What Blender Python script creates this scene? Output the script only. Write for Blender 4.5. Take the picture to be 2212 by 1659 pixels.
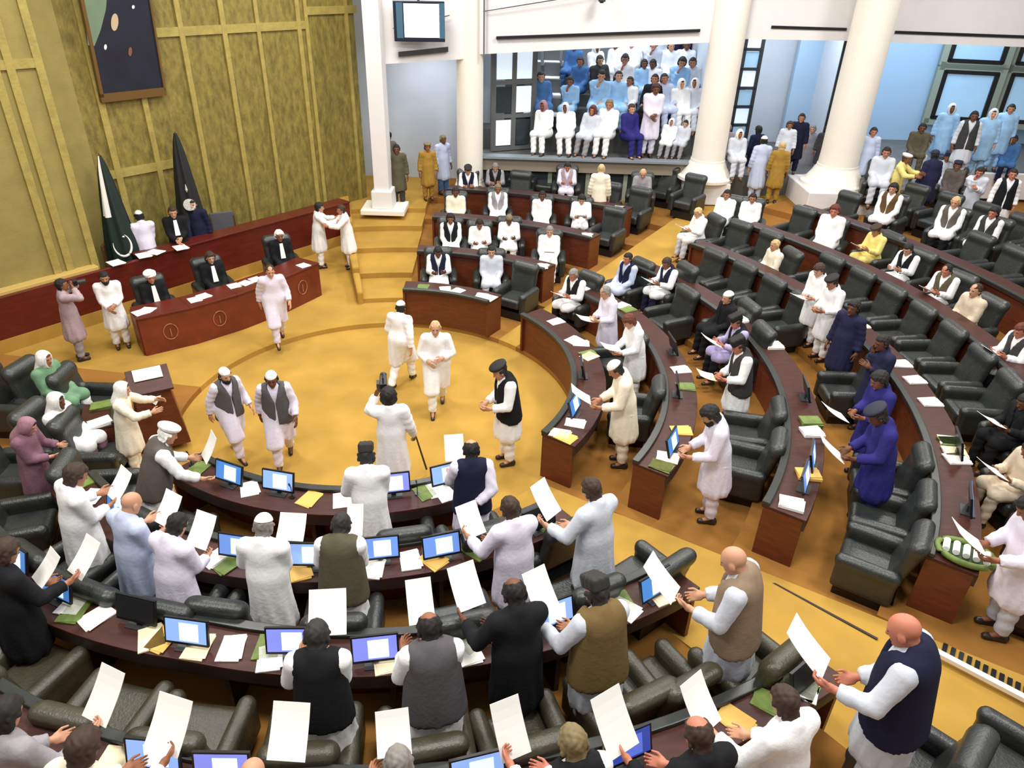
import bpy, bmesh, math, random
import numpy as np
from math import sin, cos, tan, atan2, hypot, radians as R, degrees, pi, sqrt
from mathutils import Matrix, Vector, Euler

for o in list(bpy.data.objects):
    bpy.data.objects.remove(o, do_unlink=True)
SC = bpy.context.scene
COL = SC.collection
rng = random.Random(7)

# ------------------------------------------------------------------ camera
FPX = 1560.0; PITCH = R(30.5); ROLL = R(1.8); CAMH = 6.9
CF = np.array([0, cos(PITCH), -sin(PITCH)])
_r = np.array([1.0, 0, 0]); _u = np.cross(_r, CF)
CR = cos(ROLL) * _r + sin(ROLL) * _u
CU = -sin(ROLL) * _r + cos(ROLL) * _u
cd = bpy.data.cameras.new('camera'); cam = bpy.data.objects.new('camera', cd); COL.objects.link(cam)
cd.sensor_width = 36.0; cd.sensor_fit = 'HORIZONTAL'; cd.lens = 36.0 * FPX / 2212.0
cd.clip_start = 0.05; cd.clip_end = 200
mw = Matrix.Identity(4)
for i in range(3):
    mw[i][0] = CR[i]; mw[i][1] = CU[i]; mw[i][2] = -CF[i]
mw[2][3] = CAMH
cam.matrix_world = mw
SC.camera = cam

# ------------------------------------------------------------------ light
w = bpy.data.worlds.new('hall_light'); SC.world = w; w.use_nodes = True
bg = w.node_tree.nodes['Background']; bg.inputs[0].default_value = (1.0, 0.985, 0.96, 1); bg.inputs[1].default_value = 0.34

def area(name, loc, size, power, color=(1, 1, 1), rot=(0, 0, 0)):
    d = bpy.data.lights.new(name, 'AREA'); d.shape = 'RECTANGLE'; d.size = size[0]; d.size_y = size[1]
    d.energy = power; d.color = color
    o = bpy.data.objects.new(name, d); COL.objects.link(o); o.location = loc; o.rotation_euler = rot
    return o
WARM = (1.0, 0.97, 0.925)
for i, (x, y) in enumerate([(-6, 4), (0, 4), (6, 4), (-6, 11), (0, 11), (6, 11), (-3, 17), (4, 17.5), (11, 16)]):
    area('ceiling_lamp', (x, y, 9.6), (1.6, 1.6), 330, WARM)
area('gallery_light', (2.4, 24.0, 6.3), (5.5, 2.0), 150, (0.78, 0.88, 1.0))
area('gallery_light', (12.5, 24.0, 6.3), (5.0, 2.0), 130, (0.66, 0.82, 1.0))
area('gallery_light', (8.0, 24.0, 6.0), (2.0, 2.0), 120, (0.85, 0.92, 1.0))  # fill light added to brighten the side lobby walls
area('gallery_light', (12.0, 22.6, 5.9), (3.0, 1.0), 60, (0.75, 0.87, 1.0))
area('gallery_light', (-2.7, 22.3, 4.6), (1.4, 0.8), 40, (0.85, 0.92, 1.0))  # added fill, lifts the wall behind the first opening
SC.view_settings.view_transform = 'Standard'; SC.view_settings.look = 'None'
SC.view_settings.gamma = 1; SC.view_settings.use_curve_mapping = False
SC.view_settings.exposure = 0.33

# ------------------------------------------------------------------ geometry of the place
CEN = (-2.28, 10.63)                                   # middle of the well
def ray(px, py):
    return CF * FPX + CR * (px - 1106) + CU * (829.5 - py)
def at(px, py, z):
    d = ray(px, py); t = (z - CAMH) / d[2]
    return (d[0] * t, d[1] * t)
def pol(r, a):
    return (CEN[0] + r * cos(R(a)), CEN[1] + r * sin(R(a)))
def topol(x, y):
    return hypot(x - CEN[0], y - CEN[1]), degrees(atan2(y - CEN[1], x - CEN[0]))
RIGHT_T = [(3.36, .10), (4.55, .22), (6.30, .36), (8.10, .52), (9.85, .70), (11.65, .88), (13.3, 1.05)]
BOT_T = [(3.36, .10), (4.38, .22), (5.5, .36), (7.15, .52), (7.75, .68)]
BACK_T = [(3.36, .10), (5.05, .24), (7.05, .40), (9.1, .56), (10.6, .72)]
STAIR_T = [(3.36, .10), (4.45, .2), (5.65, .33), (7.03, .46), (8.33, .6), (9.52, .72)]
LEFT_T = [(3.36, .10), (4.7, .22), (6.2, .34), (7.7, .46)]
def ramp(r): return .10 + max(0, r - 3.36) * .082
SECT = [(-36, 46, RIGHT_T), (46, 54, 'ramp'), (54, 92, BACK_T), (92, 106, STAIR_T), (106, 172, [(3.36, .10)]),
        (172, 208, LEFT_T), (208, 222, 'ramp'), (222, 310, BOT_T), (310, 324, 'ramp')]
def floor_z(x, y):
    r, a = topol(x, y)
    if r < 3.36: return 0.0
    for a0, a1, T in SECT:
        for k in (-360, 0, 360):
            if a0 <= a + k < a1:
                if T == 'ramp': return ramp(r)
                z = 0
                for r0, zz in T:
                    if r >= r0: z = zz
                return z
    return .1

# ------------------------------------------------------------------ materials
def lin(c):
    return tuple(((v / 255) / 12.92 if v / 255 <= .04045 else ((v / 255 + .055) / 1.055) ** 2.4) for v in c) + (1.0,)
MATS = {}
def mat(name, rgb, rough=.6, noise=0.0, nscale=20., bump=0.0, bscale=60., metal=0.0, emit=0.0, spec=.5, coat=0.0, stretch=None):
    if name in MATS: return MATS[name]
    m = bpy.data.materials.new(name); m.use_nodes = True; MATS[name] = m
    nt = m.node_tree; b = nt.nodes['Principled BSDF']
    b.inputs['Base Color'].default_value = lin(rgb); b.inputs['Roughness'].default_value = rough
    b.inputs['Metallic'].default_value = metal; b.inputs['Specular IOR Level'].default_value = spec
    b.inputs['Coat Weight'].default_value = coat
    if emit:
        b.inputs['Emission Color'].default_value = lin(rgb); b.inputs['Emission Strength'].default_value = emit
    tc = mp = None
    if noise or bump:
        tc = nt.nodes.new('ShaderNodeTexCoord'); mp = nt.nodes.new('ShaderNodeMapping')
        nt.links.new(tc.outputs['Object'], mp.inputs[0])
        if stretch: mp.inputs['Scale'].default_value = stretch
    if noise:
        n = nt.nodes.new('ShaderNodeTexNoise'); n.inputs['Scale'].default_value = nscale; n.inputs['Detail'].default_value = 5
        cr = nt.nodes.new('ShaderNodeValToRGB')
        cr.color_ramp.elements[0].position = .3; cr.color_ramp.elements[1].position = .72
        c = lin(rgb)
        cr.color_ramp.elements[0].color = tuple(max(0, v * (1 - noise)) for v in c[:3]) + (1,)
        cr.color_ramp.elements[1].color = tuple(min(1, v * (1 + noise)) for v in c[:3]) + (1,)
        nt.links.new(mp.outputs[0], n.inputs['Vector']); nt.links.new(n.outputs[0], cr.inputs[0]); nt.links.new(cr.outputs[0], b.inputs['Base Color'])
    if bump:
        n2 = nt.nodes.new('ShaderNodeTexNoise'); n2.inputs['Scale'].default_value = bscale; n2.inputs['Detail'].default_value = 6
        bp = nt.nodes.new('ShaderNodeBump'); bp.inputs['Strength'].default_value = bump; bp.inputs['Distance'].default_value = .02
        nt.links.new(mp.outputs[0], n2.inputs['Vector']); nt.links.new(n2.outputs[0], bp.inputs['Height']); nt.links.new(bp.outputs[0], b.inputs['Normal'])
    return m
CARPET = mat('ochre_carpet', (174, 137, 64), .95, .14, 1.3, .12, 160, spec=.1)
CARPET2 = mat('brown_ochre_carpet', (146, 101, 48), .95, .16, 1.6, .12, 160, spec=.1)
WOOD = mat('red_brown_veneer', (98, 46, 26), .42, .22, 4., .05, 30, stretch=(1, 1, 6))
WOODD = mat('dark_walnut_veneer', (66, 34, 26), .45, .25, 5., .03, 30, spec=.3, stretch=(1, 4, 1))
WOODK = mat('black_brown_veneer', (46, 32, 30), .45, .15, 6.)  # darkest veneer: desk aprons, dividers and the floor seam
LEDGE = mat('dark_green_leather_ledge', (44, 47, 44), .35, .2, 9.)
LEATHER = mat('black_green_leather', (44, 47, 45), .36, .2, 8., .25, 45, spec=.6)
LEATHER2 = mat('brown_black_leather', (62, 58, 42), .38, .2, 8., .25, 45, spec=.6)
BLACKP = mat('black_plastic', (20, 21, 24), .35)
DARKG = mat('dark_grey_metal', (60, 62, 64), .4, metal=.3)
PAPER = mat('white_paper', (248, 246, 240), .8)
PAPERC = mat('cream_paper', (240, 226, 190), .8)
YELLOW = mat('buff_envelope', (222, 178, 92), .75)
GREENB = mat('olive_green_cover', (104, 124, 56), .6, .2, 14.)
WHITEW = mat('white_plaster', (228, 225, 224), .7, .02, 3.)
CREAMW = mat('cream_plaster', (238, 231, 219), .6, .02, 3.)
BLUEW = mat('pale_blue_grey_plaster', (200, 207, 216), .8, .03, 1.5)
GLASSD = mat('dark_glass', (52, 58, 62), .12)
STEELF = mat('grey_steel_frame', (96, 98, 98), .45)
SAGE = mat('sage_painted_frame', (150, 158, 140), .5)
SKYP = mat('daylit_pane', (214, 228, 240), .3, emit=.55)
SKYB = mat('pale_blue_pane', (160, 196, 222), .2, emit=.25)
WAINS = mat('oxblood_panelling', (92, 28, 20), .35, .18, 3., stretch=(1, 1, 5))
DESKR = mat('oxblood_desk_front', (112, 46, 30), .4, .2, 4., .05, 20)
SHOE = mat('dark_brown_shoe', (44, 32, 28), .4)
EYE = mat('dark_eye', (24, 18, 16), .2)

# ------------------------------------------------------------------ mesh helpers
class MB:
    def __init__(s): s.v = []; s.f = []; s.m = []
    def add(s, vs, fs, mi=0):
        b = len(s.v); s.v += [tuple(map(float, q)) for q in vs]; s.f += [tuple(i + b for i in f) for f in fs]; s.m += [mi] * len(fs); return s
    def hexa(s, p, mi=0):       # 8 corners: bottom ring, top ring
        return s.add(p, [(3, 2, 1, 0), (4, 5, 6, 7), (0, 1, 5, 4), (1, 2, 6, 5), (2, 3, 7, 6), (3, 0, 4, 7)], mi)
    def box(s, c, h, M=None, mi=0):
        q = [(sx * h[0], sy * h[1], sz * h[2]) for sz in (-1, 1) for sx, sy in ((-1, -1), (1, -1), (1, 1), (-1, 1))]
        if M is not None: q = [tuple(M @ Vector(t)) for t in q]
        return s.hexa([(t[0] + c[0], t[1] + c[1], t[2] + c[2]) for t in q], mi)
    def lathe(s, prof, c=(0, 0, 0), n=20, mi=0, cap=True):
        vs = []; fs = []
        for r, z in prof:
            for k in range(n): vs.append((c[0] + r * cos(2 * pi * k / n), c[1] + r * sin(2 * pi * k / n), c[2] + z))
        for i in range(len(prof) - 1):
            for k in range(n):
                k2 = (k + 1) % n; fs.append((i * n + k, i * n + k2, (i + 1) * n + k2, (i + 1) * n + k))
        if cap:
            fs.append(tuple(range(n - 1, -1, -1))); fs.append(tuple((len(prof) - 1) * n + k for k in range(n)))
        return s.add(vs, fs, mi)
    def tube(s, pts, r, n=8, mi=0):
        pts = [Vector(p) for p in pts]; rings = []
        for i, p in enumerate(pts):
            d = (pts[min(i + 1, len(pts) - 1)] - pts[max(i - 1, 0)]).normalized()
            a = d.orthogonal().normalized(); b = d.cross(a)
            rr = r[i] if isinstance(r, (list, tuple)) else r
            rings.append([p + a * rr * cos(2 * pi * k / n) + b * rr * sin(2 * pi * k / n) for k in range(n)])
        vs = [q for ring in rings for q in ring]; fs = []
        for i in range(len(pts) - 1):
            for k in range(n):
                k2 = (k + 1) % n; fs.append((i * n + k, i * n + k2, (i + 1) * n + k2, (i + 1) * n + k))
        fs.append(tuple(range(n - 1, -1, -1))); fs.append(tuple((len(pts) - 1) * n + k for k in range(n)))
        return s.add(vs, fs, mi)
    def arc(s, ri, ro, z0, z1, a0, a1, step=2.0, mi=0):      # annular slab about the well
        n = max(2, int(abs(a1 - a0) / step)); L = []
        fn = lambda q, a: q(a) if callable(q) else q
        for i in range(n + 1):
            a = a0 + (a1 - a0) * i / n
            x0, y0 = pol(fn(ri, a), a); x1, y1 = pol(fn(ro, a), a)
            L.append([(x0, y0, fn(z0, a)), (x1, y1, fn(z0, a)), (x1, y1, fn(z1, a)), (x0, y0, fn(z1, a))])
        vs = [q for l in L for q in l]; fs = []
        for i in range(n):
            b = i * 4
            for k in range(4):
                k2 = (k + 1) % 4; fs.append((b + k, b + k2, b + 4 + k2, b + 4 + k))
        fs.append((3, 2, 1, 0)); e = n * 4; fs.append((e, e + 1, e + 2, e + 3))
        return s.add(vs, fs, mi)
    def mesh(s, name, mats, smooth=False):
        me = bpy.data.meshes.new(name); me.from_pydata(s.v, [], s.f)
        bm = bmesh.new(); bm.from_mesh(me); bmesh.ops.recalc_face_normals(bm, faces=bm.faces); bm.to_mesh(me); bm.free()
        for m in mats: me.materials.append(m)
        if len(mats) > 1: me.polygons.foreach_set('material_index', s.m)
        if smooth: me.polygons.foreach_set('use_smooth', [True] * len(me.polygons))
        me.update(); return me
    def obj(s, name, mats, parent=None, smooth=False, bevel=0.0):
        if not isinstance(mats, (list, tuple)): mats = [mats]
        return link(name, s.mesh(name, mats, smooth), parent, bevel=bevel)
def link(name, me, parent=None, M=None, bevel=0.0, mats=None):
    o = bpy.data.objects.new(name, me); COL.objects.link(o)
    if parent is not None: o.parent = parent
    if M is not None: o.matrix_basis = M
    if bevel:
        b = o.modifiers.new('bevel', 'BEVEL'); b.width = bevel; b.segments = 2; b.limit_method = 'ANGLE'
    if mats:
        for i, m in enumerate(mats):
            o.material_slots[i].link = 'OBJECT'; o.material_slots[i].material = m
    return o
def tag(o, label, cat, group=None):
    o['label'] = label; o['category'] = cat
    if group: o['group'] = group
    return o
def empty(name, loc, rz=0, label=None, cat=None, group=None, s=1.0):
    o = bpy.data.objects.new(name, None); COL.objects.link(o); o.empty_display_size = .1
    o.location = loc; o.rotation_euler = (0, 0, rz); o.scale = (s, s, s)
    if label: tag(o, label, cat, group)
    return o
def struct(o): o['kind'] = 'structure'; return o
def TRS(loc, rot=(0, 0, 0), s=1.0):
    return Matrix.Translation(loc) @ Euler(rot).to_matrix().to_4x4() @ Matrix.Diagonal((s, s, s, 1))
ORD = ['', 'first', 'second', 'third', 'fourth', 'fifth', 'sixth', 'seventh', 'eighth', 'ninth', 'tenth', 'eleventh', 'twelfth', 'thirteenth', 'fourteenth', 'fifteenth', 'sixteenth', 'seventeenth', 'eighteenth', 'nineteenth', 'twentieth']

# ------------------------------------------------------------------ signed-distance modelling (smooth closed surfaces)
def smin(a, b, k=.04):
    h = np.clip(.5 + .5 * (b - a) / k, 0, 1); return b + (a - b) * h - k * h * (1 - h)
def cone(P, a, b, ra, rb=None, fy=1.0):
    rb = ra if rb is None else rb
    a = np.array(a, float); b = np.array(b, float); s = np.array([1, 1 / fy, 1])
    q = (P - a) * s; ba = (b - a) * s
    t = np.clip(q @ ba / max(ba @ ba, 1e-9), 0, 1)
    return np.linalg.norm(q - t[..., None] * ba, axis=-1) - (ra + (rb - ra) * t)
def ell(P, c, r):
    r = np.array(r, float); return (np.linalg.norm((P - np.array(c)) / r, axis=-1) - 1) * r.min()
def rbox(P, c, h, r):
    q = np.abs(P - np.array(c)) - (np.array(h) - r)
    return np.linalg.norm(np.maximum(q, 0), axis=-1) + np.minimum(q.max(axis=-1), 0) - r
def nets(f, lo, hi, h):
    ax = [np.arange(lo[i] - h, hi[i] + 2 * h, h) for i in range(3)]
    P = np.stack(np.meshgrid(*ax, indexing='ij'), -1); v = f(P)
    v[0] = v[-1] = 1; v[:, 0] = v[:, -1] = 1; v[:, :, 0] = v[:, :, -1] = 1
    n = np.array(v.shape) - 1; sg = v < 0
    cor = [(i, j, k) for i in (0, 1) for j in (0, 1) for k in (0, 1)]
    sl = lambda A, c: A[c[0]:c[0] + n[0], c[1]:c[1] + n[1], c[2]:c[2] + n[2]]
    cnt = sum(sl(sg, c).astype(int) for c in cor); act = (cnt > 0) & (cnt < 8)
    acc = np.zeros(tuple(n) + (3,)); num = np.zeros(tuple(n))
    for c in cor:
        for d in range(3):
            if c[d] == 0:
                e = list(c); e[d] = 1
                A = sl(v, c); B = sl(v, e); m = (A < 0) != (B < 0)
                t = np.where(m, A / np.where(m, A - B, 1), 0)
                p = np.zeros(tuple(n) + (3,)); p[..., 0] = c[0]; p[..., 1] = c[1]; p[..., 2] = c[2]; p[..., d] += t
                acc += p * m[..., None]; num += m
    idx = -np.ones(tuple(n), int); idx[act] = np.arange(act.sum())
    I = np.argwhere(act); V = (I + acc[act] / num[act][:, None]) * h + np.array([ax[0][0], ax[1][0], ax[2][0]])
    F = []
    for d in range(3):
        u, w_ = [(1, 2), (2, 0), (0, 1)][d]
        sh = list(v.shape); sh[d] -= 1
        a = sg[tuple(slice(0, sh[q]) for q in range(3))]
        s2 = [slice(0, v.shape[q]) for q in range(3)]; s2[d] = slice(1, v.shape[d]); b = sg[tuple(s2)]
        E = np.argwhere(a != b); E = E[(E[:, u] > 0) & (E[:, w_] > 0) & (E[:, u] < n[u]) & (E[:, w_] < n[w_])]
        if not len(E): continue
        g = lambda du, dw: idx[tuple((E - np.eye(3, dtype=int)[u] * du - np.eye(3, dtype=int)[w_] * dw).T)]
        q = np.stack([g(0, 0), g(1, 0), g(1, 1), g(0, 1)], 1)
        fl = b[tuple(E.T)]; q[fl] = q[fl][:, ::-1]; F.append(q)
    return V, (np.concatenate(F) if F else np.zeros((0, 4), int))
def sdfmesh(name, parts, mats):
    """parts: list of (V, F, material index) joined into one smooth mesh"""
    V = np.concatenate([p[0] for p in parts]); F = []; mi = []; b = 0
    for p in parts:
        F.append(p[1] + b); mi += [p[2]] * len(p[1]); b += len(p[0])
    F = np.concatenate(F); me = bpy.data.meshes.new(name)
    me.vertices.add(len(V)); me.vertices.foreach_set('co', V.astype(np.float32).ravel())
    me.loops.add(F.size); me.loops.foreach_set('vertex_index', F.astype(np.int32).ravel())
    me.polygons.add(len(F)); me.polygons.foreach_set('loop_start', np.arange(0, F.size, 4, dtype=np.int32))
    me.polygons.foreach_set('material_index', np.array(mi, dtype=np.int32))
    me.polygons.foreach_set('use_smooth', np.ones(len(F), dtype=bool))
    for m in mats: me.materials.append(m)
    me.update(calc_edges=True); return me

# ------------------------------------------------------------------ people: heads, hands, hair
def head_sdf(P):
    d = ell(P, (0, -.008, .045), (.078, .098, .088))
    d = smin(d, ell(P, (0, .03, -.03), (.060, .066, .085)), .04)
    d = smin(d, cone(P, (0, -.02, -.05), (0, -.03, -.17), .055, .062), .03)
    d = smin(d, cone(P, (0, .088, .03), (0, .108, -.015), .009, .015), .014)       # nose
    d = smin(d, cone(P, (-.035, .079, .044), (.035, .079, .044), .010), .015)       # brow
    d = smin(d, ell(P, (0, .082, -.088), (.022, .018, .016)), .018)                 # chin
    d = smin(d, cone(P, (-.018, .088, -.052), (.018, .088, -.052), .008), .008)     # lips
    for s in (-1, 1):
        d = np.maximum(d, -(ell(P, (s * .031, .096, .024), (.019, .014, .012))))    # eye sockets
        d = smin(d, ell(P, (s * .082, -.005, .005), (.012, .024, .034)), .01)       # ears
    return d
HV, HF = nets(head_sdf, (-.1, -.12, -.17), (.1, .13, .14), .0075)
EV = []
for s in (-1, 1):
    EV.append(nets(lambda P: ell(P, (s * .031, .083, .024), (.013, .010, .009)), (s * .031 - .015, .07, .01), (s * .031 + .015, .095, .036), .005))
def hand_sdf(P, curl):
    d = rbox(P, (0, .05, 0), (.040, .048, .014), .012)
    for i, (x, l) in enumerate([(-.031, .070), (-.0105, .080), (.0105, .074), (.031, .058)]):
        a = (x, .09, 0); c = curl * (1 + .12 * i)
        b = (x * 1.08, .09 + .55 * l * cos(c * .5), -.55 * l * sin(c * .5))
        e = (x * 1.1, b[1] + .5 * l * cos(c * 1.3), b[2] - .5 * l * sin(c * 1.3))
        d = smin(d, np.minimum(cone(P, a, b, .0095, .009), cone(P, b, e, .009, .0075)), .004)
    t1 = (-.058, .055, -.012); t2 = (-.062, .095, -.022)
    d = smin(d, np.minimum(cone(P, (-.030, .02, 0), t1, .015, .011), cone(P, t1, t2, .011, .008)), .006)
    return smin(d, cone(P, (0, -.03, 0), (0, .02, 0), .026, .03), .02)
HANDS = {c: nets(lambda P: hand_sdf(P, cv), (-.08, -.05, -.09), (.06, .19, .03), .0065) for c, cv in (('hold', 1.0), ('rest', .45))}
def hairmesh(kind):
    h = .009; lo, hi = (-.13, -.14, -.18), (.13, .15, .22)
    def noise(P): return .004 * np.sin(P[..., 0] * 90 + 2 * np.sin(P[..., 2] * 60)) * np.sin(P[..., 1] * 80 + 1)
    def f(P):
        x, y, z = P[..., 0], P[..., 1], P[..., 2]
        hd = head_sdf(P)
        if kind in ('short', 'thick', 'bald_ring', 'thin', 'under'):
            t = {'under': .010, 'short': .011, 'thick': .02, 'bald_ring': .009, 'thin': .008}[kind]
            d = hd - t + noise(P)
            cut = np.where(y > .03, .075 - z, np.where(y > -.02, (.02 - z) * 1.0, -.085 - z))   # hairline
            d = np.maximum(d, np.clip(cut, -.2, .2)); d = np.maximum(d, y - .088)
            if kind == 'under': d = np.maximum(d, z - .055 + y * .12)
            if kind == 'bald_ring': d = np.maximum(d, -ell(P, (0, .01, .13), (.070, .09, .075)))
            if kind == 'thin': d = np.maximum(d, -ell(P, (0, .06, .13), (.05, .05, .06)))
            return d
        if kind == 'beard':
            d = hd - .012 + noise(P); d = np.maximum(d, z + .03); d = np.maximum(d, -.13 - z); d = np.maximum(d, .012 - y)
            return np.maximum(d, -ell(P, (0, .105, -.052), (.02, .02, .007)))
        if kind == 'moustache':
            return np.maximum(hd - .007, np.maximum(np.abs(z + .036) - .007, np.maximum(.07 - y, np.abs(x) - .032)))
        if kind == 'kufi':
            return np.maximum(np.maximum(ell(P, (0, -.012, .045), (.089, .110, .106)), .068 - z), z - .145)
        if kind == 'skullcap':
            return np.maximum(ell(P, (0, -.014, .048), (.087, .107, .099)), .075 - z + y * .12)
        if kind == 'karakul':
            q = P * np.array([1, 1, 1]); d = rbox(q, (0, -.010, .115), (.082, .112, .060), .03)
            return d + .004 * np.sin(x * 120) * np.sin(y * 110)
        if kind == 'pakol':
            d = ell(P, (0, -.012, .115), (.115, .135, .038)); return smin(d, ell(P, (0, -.012, .085), (.098, .118, .028)), .015)
        if kind == 'brim':
            d = ell(P, (0, -.01, .09), (.090, .112, .075)); return smin(d, ell(P, (0, .035, .075), (.115, .145, .016)), .01)
        if kind == 'scarf':
            d = np.maximum(hd - .018, np.minimum(y - .075 + .0 * z, .6)); 
            d = np.maximum(d, -ell(P, (0, .11, -.01), (.055, .08, .085)))
            return smin(d, cone(P, (0, -.055, .0), (0, -.085, -.20), .085, .12, .7), .03)
        if kind == 'turban':
            a = ell(P, (0, -.012, .085), (.112, .128, .062)); return a + .006 * np.sin(z * 140 + x * 40)
    if kind == 'scarf': lo = (-.17, -.19, -.3)
    if kind == 'brim': hi = (.14, .2, .2); lo = (-.14, -.16, 0)
    return nets(f, lo, hi, h)
HAIRS = {}
def hair_me(kind):
    if kind not in HAIRS:
        V, F = hairmesh(kind); HAIRS[kind] = sdfmesh(kind, [(V, F, 0)], [mat('hair_black', (26, 22, 20), .7)])
    return HAIRS[kind]

# ------------------------------------------------------------------ people: poses
def ik(S, W, L1, L2, pole):
    S = np.array(S, float); W = np.array(W, float); d = W - S; D = np.linalg.norm(d)
    mx = (L1 + L2) * .985
    if D > mx: W = S + d / D * mx; d = W - S; D = mx
    a = (L1 * L1 - L2 * L2 + D * D) / (2 * D); h = sqrt(max(L1 * L1 - a * a, 0)); u = d / D
    p = np.array(pole, float); p = p - u * (p @ u); p /= max(np.linalg.norm(p), 1e-6)
    return S + u * a + p * h, W
# lean, head pitch, left wrist, right wrist, legs, hand kind
POSES = {
    'read': (7, 24, (-.20, .35, 1.11), (.03, .33, 1.07), 'stand', 'hold'),
    'readL': (7, 24, (-.34, .37, 1.14), (-.08, .30, 1.06), 'stand', 'hold'),
    'readR': (7, 24, (.04, .32, 1.06), (.30, .38, 1.12), 'stand', 'hold'),
    'read2': (13, 32, (-.19, .40, 1.05), (.08, .38, 1.01), 'stand', 'hold'),
    'stand': (2, 4, (-.27, .05, .84), (.27, .06, .84), 'stand', 'rest'),
    'fold': (3, 10, (-.04, .25, 1.04), (.05, .27, 1.0), 'stand', 'rest'),
    'walk': (6, 8, (-.27, .22, .95), (.28, -.10, .88), 'walk', 'rest'),
    'akimbo': (2, 5, (-.10, .22, 1.12), (.12, .23, 1.06), 'walk', 'rest'),
    'vid': (2, 4, (-.16, .30, 1.50), (.30, .14, .90), 'stand', 'hold'),
    'photo': (2, 0, (-.09, .20, 1.56), (.10, .21, 1.54), 'stand', 'hold'),
    'backhand': (4, 18, (-.24, .36, 1.04), (.02, -.20, 1.02), 'stand', 'hold'),
    'reach': (8, 6, (-.18, .52, 1.25), (.16, .50, 1.22), 'stand', 'rest'),
    'desk': (24, 16, (-.18, .50, 1.0), (.30, .52, .98), 'stand', 'hold'),
    'chin': (6, 12, (-.05, .24, 1.22), (.05, .17, 1.42), 'stand', 'rest'),
    'sit': (2, 8, (-.13, .30, .63), (.12, .30, .63), 'sit', 'rest'),
    'sitread': (5, 24, (-.14, .36, .80), (.12, .36, .78), 'sit', 'hold'),
    'sitback': (-8, 0, (-.20, .26, .64), (.20, .26, .64), 'sit', 'rest'),
    'sitchin': (8, 10, (-.10, .30, .66), (.05, .20, .98), 'sit', 'rest'),
}
def joints(pose):
    lean, hp, wl, wr, legs, hk = POSES[pose]
    sit = legs == 'sit'; hz = .53 if sit else .92
    L = R(lean)
    def up(p): return np.array([p[0], p[1] * cos(L) + (p[2] - .92) * sin(L), hz + (p[2] - .92) * cos(L) - p[1] * sin(L)])
    J = dict(hz=hz, sit=sit, legs=legs)
    J['pel'] = up((0, 0, .95)); J['belly'] = up((0, .015, 1.06)); J['chest'] = up((0, 0, 1.32)); J['neck'] = up((0, -.02, 1.47))
    J['headM'] = Matrix.Translation(up((0, -.012, 1.47))) @ Matrix.Rotation(-R(lean * .6 + hp), 4, 'X') @ Matrix.Translation((0, .030, .120))
    for s, nm, wq in ((-1, 'L', wl), (1, 'R', wr)):
        S = up((s * .175, -.01, 1.40))
        E, W = ik(S, wq, .29, .255, (s * (.75 if pose in ('akimbo', 'photo', 'reach') else .36), -.45, -.8)); J['S' + nm], J['E' + nm], J['W' + nm] = S, E, W
        H = np.array([s * .085, 0, hz])
        if sit: K = np.array([s * .12, .43, .56]); A = np.array([s * .12, .47, .09])
        elif legs == 'walk':
            A = np.array([s * .08, .26 if s > 0 else -.27, .09 if s > 0 else .13]); K, A = ik(H, A, .44, .42, (0, 1, .1))
        else: A = np.array([s * .10, 0, .09]); K = np.array([s * .095, .02, .5])
        J['H' + nm], J['K' + nm], J['A' + nm] = H, K, A
    return J
BODY = {}
def xform(V, M):
    M = np.array(M); return V @ M[:3, :3].T + M[:3, 3]
def handM(E, W, palm=(0, 0, -1), mir=False):
    y = Vector(W - E).normalized(); n = Vector(palm); z = -(n - y * n.dot(y)).normalized(); x = y.cross(z)
    M = Matrix(((x.x, y.x, z.x, W[0]), (x.y, y.y, z.y, W[1]), (x.z, y.z, z.z, W[2]), (0, 0, 0, 1)))
    return M @ Matrix.Diagonal((-1, 1, 1, 1)) if mir else M
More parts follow.
